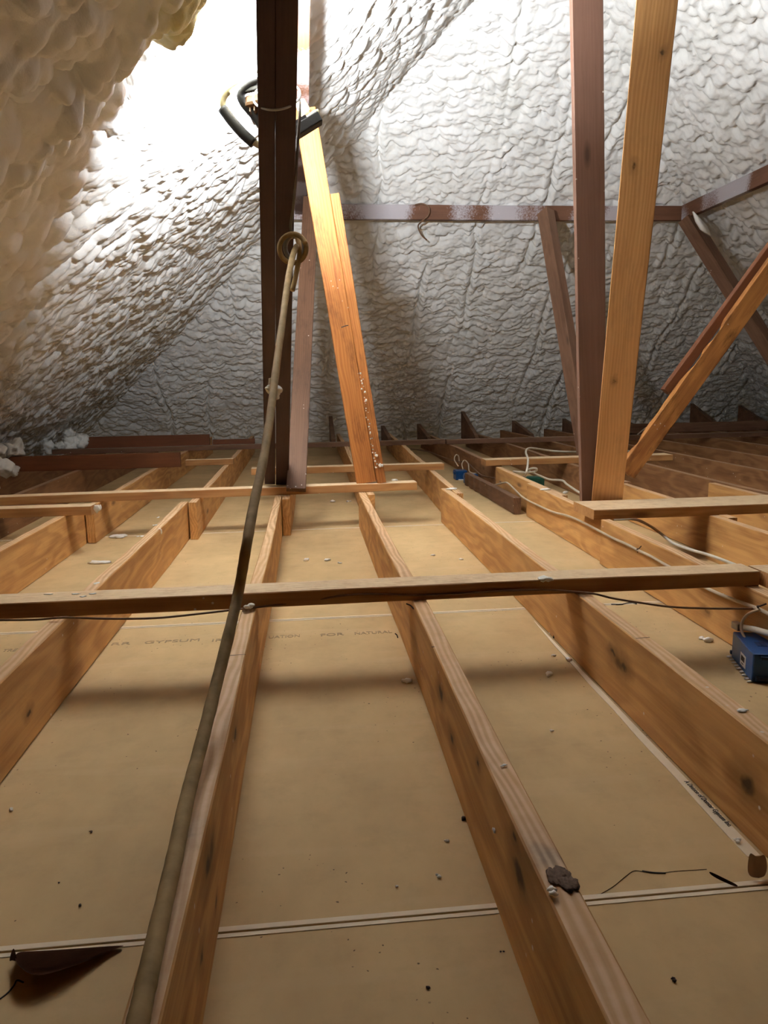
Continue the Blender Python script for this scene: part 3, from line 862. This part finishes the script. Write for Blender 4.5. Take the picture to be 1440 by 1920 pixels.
mound('pale foam smear over the left end of the nearer board on edge', [(-2.12, 5.14, 0.27, 0.05, 7), (-2.22, 5.3, 0.25, 0.07, 5)], 51)

# ------------------------------------------------------------------ wires and cables
yw = 1.735
def pw(x, y, Y=yw): return at(x, y, Y=Y)
tube('thin_wire', [pw(-40, 1163, 1.70), pw(60, 1162, 1.70), pw(120, 1158, 1.70), pw(200, 1160, 1.695), pw(290, 1159, 1.69), pw(380, 1150, 1.70), pw(440, 1143, 1.715), pw(470, 1140, 1.72),
                   pw(520, 1134, 1.735), pw(580, 1127, 1.738), pw(640, 1117, 1.732), pw(700, 1114, 1.731), pw(780, 1116, 1.73), pw(860, 1113, 1.728), pw(940, 1108, 1.725), pw(1020, 1106, 1.72), pw(1070, 1109, 1.715),
                   pw(1112, 1113, 1.70), pw(1150, 1122, 1.69), pw(1200, 1130, 1.68), pw(1260, 1138, 1.67), pw(1340, 1141, 1.67), pw(1424, 1141, 1.67)], 0.0026, M['brownwire'],
     'thin brown wire stapled along the front of the nearest cross board', 'wire', sides=8)
# ivory cable clipped to the left face of the cable joist
def pd(x, y, X=1.104): return at(x, y, X=X)
cab = [pd(925, 910, 1.105), pd(945, 905, 1.105), pd(955, 908, 1.105), pd(980, 932, 1.108), pd(1010, 948, 1.108), pd(1037, 960), pd(1064, 967), pd(1090, 978), pd(1119, 993, 1.086), pd(1147, 1008, 1.083), pd(1174, 1020, 1.083), pd(1195, 1031, 1.083),
       pd(1220, 1043, 1.083), pd(1250, 1060, 1.083), pd(1290, 1082, 1.083), pd(1330, 1105, 1.083), pd(1374, 1124, 1.083), pd(1423, 1142, 1.083), pd(1460, 1162, 1.083)]
tube('ivory_cable', cab, 0.0048, M['ivory'], 'ivory cable clipped along the face of the cable joist', 'cable', sides=8)
for (x, y) in ((1196, 1030),):
    q = pd(x, y, 1.078)
    tube('cable_staple', [q + Vector((0.006, 0.012, -0.014)), q + Vector((0, 0.006, 0.0)), q + Vector((0, -0.006, 0.003)), q + Vector((0.006, -0.012, 0.014))], 0.0018, M['nail'],
         'dark staple holding the ivory cable to the cable joist', 'staple', sides=6)
def pz(x, y, z): return at(x, y, z=z)
tube('white_cable', [pz(1135, 976, .12), pz(1150, 974, .12), pz(1190, 974, .13), pz(1215, 984, .12), pz(1240, 1001, .10), pz(1262, 1018, .09), pz(1293, 1030, .09), pz(1330, 1041, .09), pz(1368, 1055, .08), pz(1420, 1075, .06)],
     0.0055, M['ivory2'], 'white cable drooping between joists behind the right end of the nearest cross board', 'cable', sides=8)
tube('looping_cable', [pz(985, 893, .16), pz(988, 882, .2), pz(990, 862, .235), pz(986, 848, .25), pz(990, 841, .26), pz(1004, 841, .25), pz(1030, 845, .22), pz(1060, 847, .21), pz(1100, 847, .20), pz(1180, 846, .2)],
     0.0065, M['ivory2'], 'pale cable arching over the cross board behind the brown post', 'cable', sides=8)
tube('coiled_cable', [pz(962, 884, .16), pz(985, 886, .15), pz(1003, 884, .15), pz(1006, 879, .17), pz(998, 878, .17), pz(990, 882, .15), pz(1000, 887, .13), pz(1012, 892, .11), pz(1030, 899, .09), pz(1054, 901, .10), pz(1063, 908, .09), pz(1084, 922, .08), pz(1110, 934, .07)],
     0.0065, M['ivory2'], 'pale cable coiled above the green box and running under the posts', 'cable', sides=8)
bm = bmesh.new(); box_bm(bm, (1.41, 4.62, 0.06), (0.16, 0.08, 0.07), None, 0.006)
o = bm_obj('green_box', bm, M['green'], sm=False, origin=(1.41, 4.62, 0.024)); tag(o, 'dark green electrical box between far joists below the cross board', 'electrical box')

# thick white conduit end and loop of wire above the near blue box
wc = [pd(1392, 1176, 1.070), pd(1415, 1180, 1.066), pd(1440, 1187, 1.062), pd(1480, 1196, 1.056)]
tube('conduit', wc, 0.0072, M['ivory2'], 'thick white cable leaving a metal clip at the right edge', 'cable', sides=12)
bm = bmesh.new(); q = pd(1383, 1174, 1.080); box_bm(bm, q, (0.018, 0.030, 0.018), None, 0.002)
o = bm_obj('cable_clip', bm, M['wire'], sm=False, origin=q); tag(o, 'small metal clip holding the thick white cable', 'clip')
tube('curved_wire', [pd(1424, 1143, 1.076), pd(1405, 1150, 1.07), pd(1393, 1163, 1.062), pd(1390, 1180, 1.055), pd(1396, 1196, 1.05), pd(1404, 1212, 1.045)], 0.0035, M['ivory'],
     'curved ivory wire dropping into the large blue box', 'wire', sides=8)
q = pd(1425, 1141, 1.078)
tube('wire_staple', [q + Vector((0.01, 0.008, -0.012)), q + Vector((-0.004, 0.005, 0.004)), q + Vector((-0.004, -0.005, 0.008)), q + Vector((0.01, -0.008, 0.014))], 0.0022, M['nail'],
     'rusty staple where the thin wire meets the ivory cable', 'staple', sides=6)

# ------------------------------------------------------------------ large blue box
bx = empty('blue_box', (1.045, 1.62, 0.001), 'large blue plastic electrical box with barcode label at the right edge', 'electrical box')
bw, bl, bh = 0.088, 0.135, 0.072
bc = Vector((1.0445, 1.6, 0.001 + bh / 2))
RZ = Matrix.Rotation(math.radians(-3), 3, 'Z')
# body: long side faces the camera-left; measured corners on the drywall
c1 = at(1371, 1232, z=0.002); c2 = at(1409, 1279, z=0.002)
d = (c2 - c1); dl = d.length; d.normalize(); nrm = Vector((-d.y, d.x, 0)); 
if nrm.x < 0: nrm = -nrm
BW = 0.075
cen = c1 + d * dl / 2 + nrm * BW / 2
RB = Matrix(((d.x, nrm.x, 0), (d.y, nrm.y, 0), (0, 0, 1)))
if RB.determinant() < 0: RB = Matrix(((d.x, nrm.x, 0), (d.y, nrm.y, 0), (0, 0, 1)))
BH = 0.068
def bpt(a, b3, c): return c1 + d * (dl / 2 + a) + nrm * (BW / 2 + b3) + Vector((0, 0, c))
def bbox(bm, a, b3, c, s, bev=0.0):
    vs = []
    tmp = bmesh.new(); box_bm(tmp, (0, 0, 0), s, None, bev)
    me = bpy.data.meshes.new('t'); tmp.to_mesh(me); tmp.free()
    off = len(bm.verts); bm.from_mesh(me); bpy.data.meshes.remove(me)
    bm.verts.ensure_lookup_table()
    for v in bm.verts[off:]:
        q = v.co
        v.co = bpt(a, b3, c) + d * q.x + nrm * q.y + Vector((0, 0, q.z))
bm = bmesh.new(); bbox(bm, 0, 0, BH / 2, (dl, BW, BH), 0.003)
bx.location = bpt(0, 0, 0)
child(bm_obj('body', bm, M['blue'], sm=False), bx)
for q in ((dl / 2 + 0.003, -0.012, BH - 0.008, (0.006, 0.02, 0.008), 0.001), (dl / 2 + 0.003, 0.020, BH - 0.008, (0.006, 0.018, 0.008), 0.001),
          (dl / 2 + 0.003, 0.0, 0.010, (0.007, 0.06, 0.012), 0.002), (-dl / 2 - 0.003, -0.034, 0.012, (0.010, 0.012, 0.010), 0.002)):
    bm = bmesh.new(); bbox(bm, *q)
    child(bm_obj('mounting_tab', bm, M['blue_dark'], sm=False), bx)
bm = bmesh.new(); bbox(bm, 0.01, 0.0, BH + 0.0004, (0.028, 0.022, 0.0012)); bbox(bm, 0.01, 0.0, BH + 0.0012, (0.020, 0.004, 0.0012))
child(bm_obj('knockout', bm, M['blue_dark'], sm=False), bx)
sl = 0.012
bm = bmesh.new(); bbox(bm, sl, -BW / 2 - 0.0004, 0.027, (0.040, 0.0008, 0.030))
lab = child(bm_obj('barcode_label', bm, M['white'], sm=False), bx)
bm = bmesh.new()
xx = -0.0135
rb = random.Random(3)
while xx < 0.0125:
    wv = rb.choice((0.0006, 0.0008, 0.0012)); bbox(bm, sl + xx, -BW / 2 - 0.0010, 0.0305, (wv, 0.0004, 0.013)); xx += wv + rb.choice((0.0011, 0.0016))
bbox(bm, sl - 0.002, -BW / 2 - 0.0010, 0.0180, (0.014, 0.0004, 0.0022))
o = child(bm_obj('barcode', bm, M['ink'], sm=False), bx)
o.parent = lab; o.matrix_parent_inverse = (bx.matrix_basis @ lab.matrix_parent_inverse @ lab.matrix_basis).inverted()
bm = bmesh.new()
for k in range(9):
    blob_bm(bm, bpt(-dl / 2 + dl * k / 8, -BW / 2 - 0.004, 0.001), 0.0045, k, (1.6, 0.8, 0.5), 2)
child(bm_obj('caulk_bead', bm, M['crumb']), bx)

# small pair of blue boxes
def small_box(label, x, y, pigtails):
    e = empty('blue_box', (x, y, 0.001), label, 'electrical box')
    bm = bmesh.new(); box_bm(bm, (0, 0, 0.035), (0.085, 0.10, 0.068), None, 0.004); box_bm(bm, (-0.045, 0, 0.05), (0.012, 0.05, 0.02), None, 0.002)
    bm_obj('body', bm, M['blue'], e, sm=False)
    bm = bmesh.new(); box_bm(bm, (0.01, -0.06, 0.004), (0.07, 0.03, 0.006), None, 0.002)
    bm_obj('white_flange', bm, M['white'], e, sm=False)
    return e
b1 = small_box('small blue electrical box, farther of the pair beyond the rough timber stub', 1.09, 5.30, None)
b2_ = small_box('small blue electrical box, nearer of the pair beyond the rough timber stub', 1.115, 5.06, None)
tube('box_wire', [pz(770, 842, .06), pz(800, 846, .07), pz(825, 855, .08), pz(845, 862, .085), pz(862, 866, .09), pz(874, 862, .11), pz(878, 868, .1), pz(890, 880, .09), pz(905, 892, .09), pz(930, 897, .09), pz(940, 905, .10)], 0.0045, M['brownwire'],
     'brown wire running across the pair of small blue boxes', 'wire', sides=8)
tube('box_wire', [pz(859, 874, .075), pz(852, 862, .11), pz(855, 853, .13), pz(860, 856, .12), pz(861, 868, .08)], 0.0045, M['ivory'], 'ivory wire arching into the farther small blue box', 'wire', sides=8)
tube('box_wire', [pz(868, 880, .08), pz(866, 870, .11), pz(871, 863, .13), pz(878, 870, .11), pz(880, 884, .08), pz(890, 888, .07), pz(893, 887, .07)], 0.0045, M['ivory'], 'ivory wire arching into the nearer small blue box', 'wire', sides=8)
# wire curling off the purlin
tube('purlin_wire', [at(778, 384, Y=5.9), at(792, 382, Y=5.88), at(804, 389, Y=5.87), at(803, 403, Y=5.87), at(792, 414, Y=5.9), at(784, 424, Y=6.0), at(790, 440, Y=6.03), at(800, 450, Y=6.06)], 0.0055, M['brownwire'],
     'brown wire curling down from the back purlin', 'wire', sides=8)
tube('eave_wire', [at(1195, 815, Y=6.9), at(1210, 803, Y=6.9), at(1225, 797, Y=6.9), at(1245, 800, Y=6.9)], 0.006, M['ivory'], 'pale wire against the foam behind the diagonal brace', 'wire', sides=8)

# ------------------------------------------------------------------ drywall edge strip with its print, seam prints
bm = bmesh.new()
ya, yb = 0.935, 2.05
n = 24
for k in range(n):
    y0 = ya + (yb - ya) * k / n; y1 = ya + (yb - ya) * (k + 1) / n
    def xl(y): return 0.6425 - 0.019 * (1 - (y - ya) / (yb - ya)) ** 0.6 + 0.001 * math.sin(y * 23)
    vs = [bm.verts.new((xl(y0), y0, 0.0016)), bm.verts.new((0.6435, y0, 0.0022)), bm.verts.new((0.6435, y1, 0.0022)), bm.verts.new((xl(y1), y1, 0.0016))]
    bm.faces.new(vs)
bmesh.ops.remove_doubles(bm, verts=bm.verts, dist=1e-5)
bmesh.ops.solidify(bm, geom=list(bm.faces), thickness=0.0012)
strip = bm_obj('edge_tape', bm, M['seam'], sm=False, origin=(0.63, ya, 0.0)); tag(strip, 'pale printed paper strip along the foot of the knot-hole joist', 'paper tape')

def text_mesh(name, s, size, mat, loc_, rotz, sx=1.0, parent=None):
    cu = bpy.data.curves.new(name, 'FONT'); cu.body = s; cu.size = size; cu.extrude = 0.0003
    cu.align_x = 'LEFT'; cu.align_y = 'CENTER'
    to = bpy.data.objects.new('t', cu); COL.objects.link(to)
    bpy.context.view_layer.update()
    me = bpy.data.meshes.new_from_object(to)
    bpy.data.objects.remove(to)
    me.transform(Matrix.Diagonal((sx, 1, 1, 1)))
    o = link(name, me, mat)
    o.location = loc_; o.rotation_euler = (0, 0, rotz)
    if parent: child(o, parent)
    return o
t1 = at(1288, 1464, z=0.004)
t2 = at(1361, 1545, z=0.004)
text_mesh('tape_print', 'A Division of Domtar Gypsum Inc.', 0.0125, M['ink'], (0.6375, t1.y, 0.0035), math.radians(-89.0), 0.62 * 1.25, strip)
fl = text_mesh
prn = [((207, 1208), 'RR', 244), ((270, 1205), 'GYPSUM', 372), ((396, 1201), 'IR', 418), ((503, 1195), 'UATION', 562), ((600, 1191), 'FOR', 645), ((664, 1188), 'NATURAL', 736), ((5, 1220), 'TRE', 30)]
for (x, y), s, xe in prn:
    q = at(x, y, z=0.0004); qe = at(xe, y, z=0.0004)
    o = text_mesh('sheet_print', s, 0.030, M['faint'], q, math.radians(0.2))
    wd_ = max(v.co.x for v in o.data.vertices)
    o.data.transform(Matrix.Diagonal(((qe.x - q.x) / wd_, 1, 1, 1)))
    tag(o, {'RR': 'faded two-letter print on the drywall just left of the word GYPSUM', 'IR': 'faded two-letter print on the drywall partly behind the cord', 'GYPSUM': 'faded print with the word GYPSUM on the drywall left of the cord',
            'UATION': 'faded print on the drywall right of the cord joist', 'FOR': 'faded short word FOR printed on the centre drywall', 'NATURAL': 'faded print on the drywall beside the centre joist',
            'TRE': 'faded print on the drywall at the left edge'}[s], 'print')
    o['group'] = 'faded prints on the drywall'

# ------------------------------------------------------------------ torn paper
def sheet(name, label, pts, mat, thick=0.0012, sub=2):
    bm = bmesh.new()
    vs = [bm.verts.new(p) for p in pts[0]]
    rows = [vs]
    for r in pts[1:]:
        rows.append([bm.verts.new(p) for p in r])
    for a, b3 in zip(rows, rows[1:]):
        for k in range(len(a) - 1): bm.faces.new((a[k], a[k + 1], b3[k + 1], b3[k]))
    bmesh.ops.solidify(bm, geom=list(bm.faces), thickness=thick)
    o = bm_obj(name, bm, mat, origin=pts[0][0]); tag(o, label, 'torn paper')
    m = o.modifiers.new('sub', 'SUBSURF'); m.levels = sub; m.render_levels = sub
    return o
def fp(x, y, z): return at(x, y, z=z)
# left: a strip of face paper peeled up along the joint, leaning toward the camera
sheet('torn_paper', 'dark brown peeled paper flap on the joint at the lower left', [
    [fp(28, 1783, .003), fp(60, 1783, .002), fp(110, 1780, .002), fp(170, 1776, .002), fp(245, 1771, .002)],
    [fp(26, 1800, .020), fp(50, 1806, .022), fp(105, 1800, .020), fp(165, 1788, .013), fp(228, 1775, .005)],
    [fp(35, 1812, .026), fp(62, 1836, .022), fp(110, 1822, .020), fp(150, 1808, .014), fp(205, 1784, .006)]], M['paper'])
sheet('paper_curl', 'small dark paper curl standing on the peeled flap at lower left', [
    [fp(20, 1788, .006), fp(26, 1772, .016), fp(30, 1790, .018)],
    [fp(16, 1806, .004), fp(22, 1800, .012), fp(34, 1806, .016)]], M['paper'])
# right: a stub of paper standing up and a curled strip
sheet('torn_paper', 'brown torn paper standing up at the right edge beside the joint', [
    [fp(1400, 1640, .003), fp(1412, 1648, .003), fp(1430, 1648, .003), fp(1437, 1640, .003)],
    [fp(1402, 1612, .026), fp(1414, 1616, .024), fp(1428, 1616, .024), fp(1440, 1618, .024)],
    [fp(1406, 1594, .040), fp(1418, 1608, .034), fp(1426, 1604, .036), fp(1434, 1600, .040)]], M['paperlight'])
sheet('paper_curl', 'thin dark curled paper strip lying near the joint at lower right', [
    [fp(1328, 1632, .006), fp(1345, 1640, .010), fp(1365, 1650, .006), fp(1386, 1660, .002)],
    [fp(1329, 1638, .003), fp(1344, 1648, .002), fp(1364, 1657, .002), fp(1384, 1665, .002)]], M['paper'])
# torn outline in the face paper
crk = [fp(1120, 1680, .0006), fp(1150, 1662, .0006), fp(1172, 1644, .0006), fp(1188, 1633, .0006), fp(1205, 1634, .0006), fp(1235, 1637, .0006), fp(1262, 1634, .0006), fp(1290, 1632, .0006), fp(1325, 1630, .0006)]
tube('paper_tear', crk, 0.0004, M['paper'], 'thin dark tear line in the drywall paper at lower right', 'tear', sides=6)
tube('paper_tear', [fp(1204, 1633, .001), fp(1225, 1636, .001), fp(1248, 1637, .001)], 0.0011, M['ink'], 'short dark split in the tear line at lower right', 'tear', sides=6)
tube('paper_tear', [fp(0, 1873, .0006), fp(14, 1862, .0006), fp(26, 1848, .0006), fp(32, 1838, .0006), fp(44, 1842, .0006)], 0.0010, M['ink'], 'short dark tear in the paper at the lower left corner', 'tear', sides=6)
tube('wall_split', [fp(1146, 1134, .0006), fp(1165, 1134, .0006), fp(1180, 1131, .0006), fp(1194, 1133, .0006)], 0.0035, M['ink'], 'dark split in the drywall right of the knot-hole joist', 'tear', sides=6, flat=0.4)

# ------------------------------------------------------------------ foam crumbs and bits
def crumb(name, label, p, r, seed, group=None, squash=(1.2, 1.0, 0.7), parts=3, mat='crumb', cat='foam crumb'):
    bm = bmesh.new(); rr = random.Random(seed)
    p = Vector(p)
    for k in range(parts):
        blob_bm(bm, p + Vector((rr.uniform(-1, 1) * r, rr.uniform(-1, 1) * r, r * 0.5 * squash[2])), r * rr.uniform(0.45, 0.9), seed + k, squash, 2, amp=0.4)
    o = bm_obj(name, bm, M[mat], origin=p); tag(o, label, cat, group)
    return o
big = [((577, 1051), .010, 0, 'foam crumb on the drywall left of centre beyond the nearest cross board', 0.001),
       ((612, 1051), .010, 0, 'foam crumb right of another, beyond the nearest cross board', 0.001),
       ((637, 1056), .006, 0, 'tiny foam crumb, rightmost of three beyond the nearest cross board', 0.001),
       ((766, 1280), .011, 1, 'foam crumb against the foot of the centre joist', 0.001),
       ((1031, 1265), .009, 1, 'foam crumb in the board shadow left of the knot-hole joist', 0.001),
       ((1068, 1237), .010, 0, 'foam crumb wedged at the foot of the knot-hole joist', 0.001),
       ((1034, 1192), .010, 0, 'foam crumb with rusty nail stub at the knot-hole joist', 0.001),
       ((1040, 1230), .006, 0, 'small foam crumb just left of the knot-hole joist foot', 0.001),
       ((1322, 1201), .011, 0, 'flat foam crumb beside the large blue box', 0.001),
       ((655, 941), .012, 0, 'foam crumb on far drywall behind the centre joist start', 0.001),
       ((625, 941), .012, 0, 'foam crumb on far drywall right of the stained post', 0.001),
       ((836, 1577), .0028, 0, 'small round foam bead on drywall left of the centre joist', 0.001),
       ((820, 1643), .0030, 0, 'small foam bead lower left of the centre joist', 0.001),
       ((743, 1664), .0022, 0, 'tiny foam bead just above the near joint', 0.001),
       ((20, 1519), .0035, 0, 'small foam crumb at the left edge of the photo', 0.001),
       ((1384, 1578), .004, 0, 'foam crumb on the printed paper strip', 0.003),
       ((1034, 1371), .003, 0, 'foam bead on the drywall between the centre and knot-hole joists', 0.001),
       ((811, 926 + 116), .006, 0, 'foam crumb near the centre joist beyond the nearest cross board', 0.001),
       ((864, 1049), .006, 0, 'foam crumb on the drywall right of the centre joist', 0.001)]
for i, ((x, y), r, _, lb, z) in enumerate(big):
    crumb('foam_crumb', lb, at(x, y, z=z), r, 40 + i)
crumb('foam_splat', 'white foam splat on top of the nearest cross board', at(1022, 1087, z=0.2135), 0.011, 90, squash=(1.5, 1.0, 0.6), parts=5)
crumb('foam_splat', 'white foam bead in the muddy knot of the centre joist', at(1043, 1674, z=0.177), 0.0048, 91, parts=2)
crumb('foam_splat', 'flat pale foam spot on the right joist top edge', at(1393, 1334, z=0.1755), 0.006, 92, squash=(1.5, 1, 0.2), parts=2)
crumb('foam_splat', 'small pale foam spot on top of the centre joist', at(942, 1435, z=0.1755), 0.0035, 93, squash=(1.3, 1, 0.25), parts=2)
crumb('foam_splat', 'foam blob where the thin wire crosses the cord joist', at(464, 1138, z=0.185), 0.009, 94)
crumb('foam_splat', 'foam bead on the side of the centre joist', at(925, 1560, X=0.2285), 0.004, 95, squash=(0.5, 1, 1))
crumb('foam_splat', 'foam dab on the side of the joist left of the cord', at(302, 1000, X=-0.568), 0.011, 96, squash=(0.3, 0.6, 1.4))
crumb('foam_splat', 'dripping foam on the tip of the short left cross board', at(182, 957, Y=3.185), 0.013, 97, squash=(0.8, 0.5, 1.5), parts=5)
crumb('foam_splat', 'foam crumbs on the second cross board right of the orange boards', at(741, 901, z=0.2135), 0.010, 98, parts=4)
crumb('foam_splat', 'foam dab low on the narrower orange board, upper', at(707, 856, Y=3.62), 0.011, 99, squash=(1, 0.4, 1))
crumb('foam_splat', 'foam dab low on the narrower orange board, lower', at(715, 875, Y=3.62), 0.009, 100, squash=(1, 0.4, 1.4))
crumb('foam_splat', 'foam spill on the end of the knot-hole joist', at(845, 917, z=0.1755), 0.018, 101, squash=(1.4, 1, 0.3), parts=5)
crumb('foam_splat', 'white foam spill on the short joist piece top', at(1022, 919, z=0.176), 0.017, 102, squash=(1.6, 1, 0.4), parts=5)
crumb('foam_splat', 'white foam bits on drywall beside the posts', at(1056, 925, z=0.002), 0.016, 103, parts=4)
crumb('foam_splat', 'white foam smear on drywall left, upper', at(220, 1007, z=0.001), 0.022, 104, squash=(1.6, 1, 0.35), parts=6)
crumb('foam_splat', 'white foam smear on drywall left, lower', at(185, 1055, z=0.001), 0.022, 105, squash=(1.9, 0.8, 0.3), parts=6)
for i, (x, y) in enumerate([(90, 1114), (140, 1113), (172, 1114), (160, 1119)]):
    crumb('foam_fleck', 'flat pale foam fleck on the left of the nearest cross board', at(x, y, z=0.2135), 0.006, 110 + i, group='foam flecks on the nearest cross board', squash=(1.6, 0.8, 0.15), parts=2)
for i, (x, y) in enumerate([(180, 1094), (262, 1006), (288, 985), (300, 970)]):
    crumb('foam_fleck', 'flat pale foam fleck on the joist top left of the cord', at(x, y, z=0.1755), 0.008, 120 + i, group='foam flecks on the joist left of the cord', squash=(1.0, 1.5, 0.15), parts=2)
# foam beads packed in the slot between the orange boards
rr = random.Random(5)
for i in range(34):
    t = i / 33
    x = 675 + (700 - 675) * t + 3 + rr.uniform(-1.5, 1.5) + 3; y = 700 + (880 - 700) * t + rr.uniform(-3, 3)
    x = 676 + (706 - 676) * ((y - 700) / 190) + rr.uniform(-1.6, 1.6) + 1
    crumb('foam_bead', 'tiny white foam bead in the seam between the two orange boards', at(x, y, Y=3.618), 0.0035 + rr.random() * 0.003, 200 + i, group='foam beads between the orange boards', squash=(1, 0.6, 1), parts=1)
# dark specks of debris
for i, (x, y, r) in enumerate([(171, 1561, .0028), (1264, 1838, .003), (325, 1865, .0018), (942, 1787, .002), (804, 1851, .0022), (152, 1697, .002), (110, 1655, .0015), (868, 1535, .005)]):
    crumb('debris_speck', ['black square chip of debris on the drywall left of the cord', 'dark splinter on the drywall at lower right', 'dark speck at the bottom edge left of the cord', 'dark speck beside the bottom of the centre joist',
                           'dark speck on the bottom centre drywall', 'small dark speck left of the cord', 'tiny dark speck in the cluster at lower left', 'dark clod at the foot of the centre joist'][i],
          at(x, y, z=0.001), r, 300 + i, mat='nail', cat='debris', parts=2)
# mud crust on the centre joist knot
crumb('mud_crust', 'brown mud crust around the knot on top of the centre joist', at(1050, 1648, z=0.1752), 0.0125, 401, squash=(0.55, 1.0, 0.05), parts=16, mat='clay', cat='mud')
# nails
def nail(label, p, q, r=0.0018):
    tube('nail', [p, (Vector(p) + Vector(q)) / 2 + Vector((0.001, 0, 0.002)), q], r, M['nail'], label, 'nail', sides=6)
nail('bent dark nail under the nearest cross board at the centre joist', at(762, 1132, Y=1.72), at(776, 1142, Y=1.70))
nail('bent nail at the joist foot right of the joint print', at(741, 1188, z=0.012), at(746, 1196, z=0.003))
nail('rusty nail stub at the foot of the knot-hole joist', at(1041, 1166, z=0.03), at(1038, 1196, z=0.006), 0.0022)
nail('dark nail on the nearest cross board front face', at(645, 1114, Y=1.738), at(652, 1108, Y=1.735))
nail('nail in the face of the left orange board', at(640, 614, Y=3.62), at(653, 610, Y=3.62), 0.0025)
bpy.context.view_layer.update()
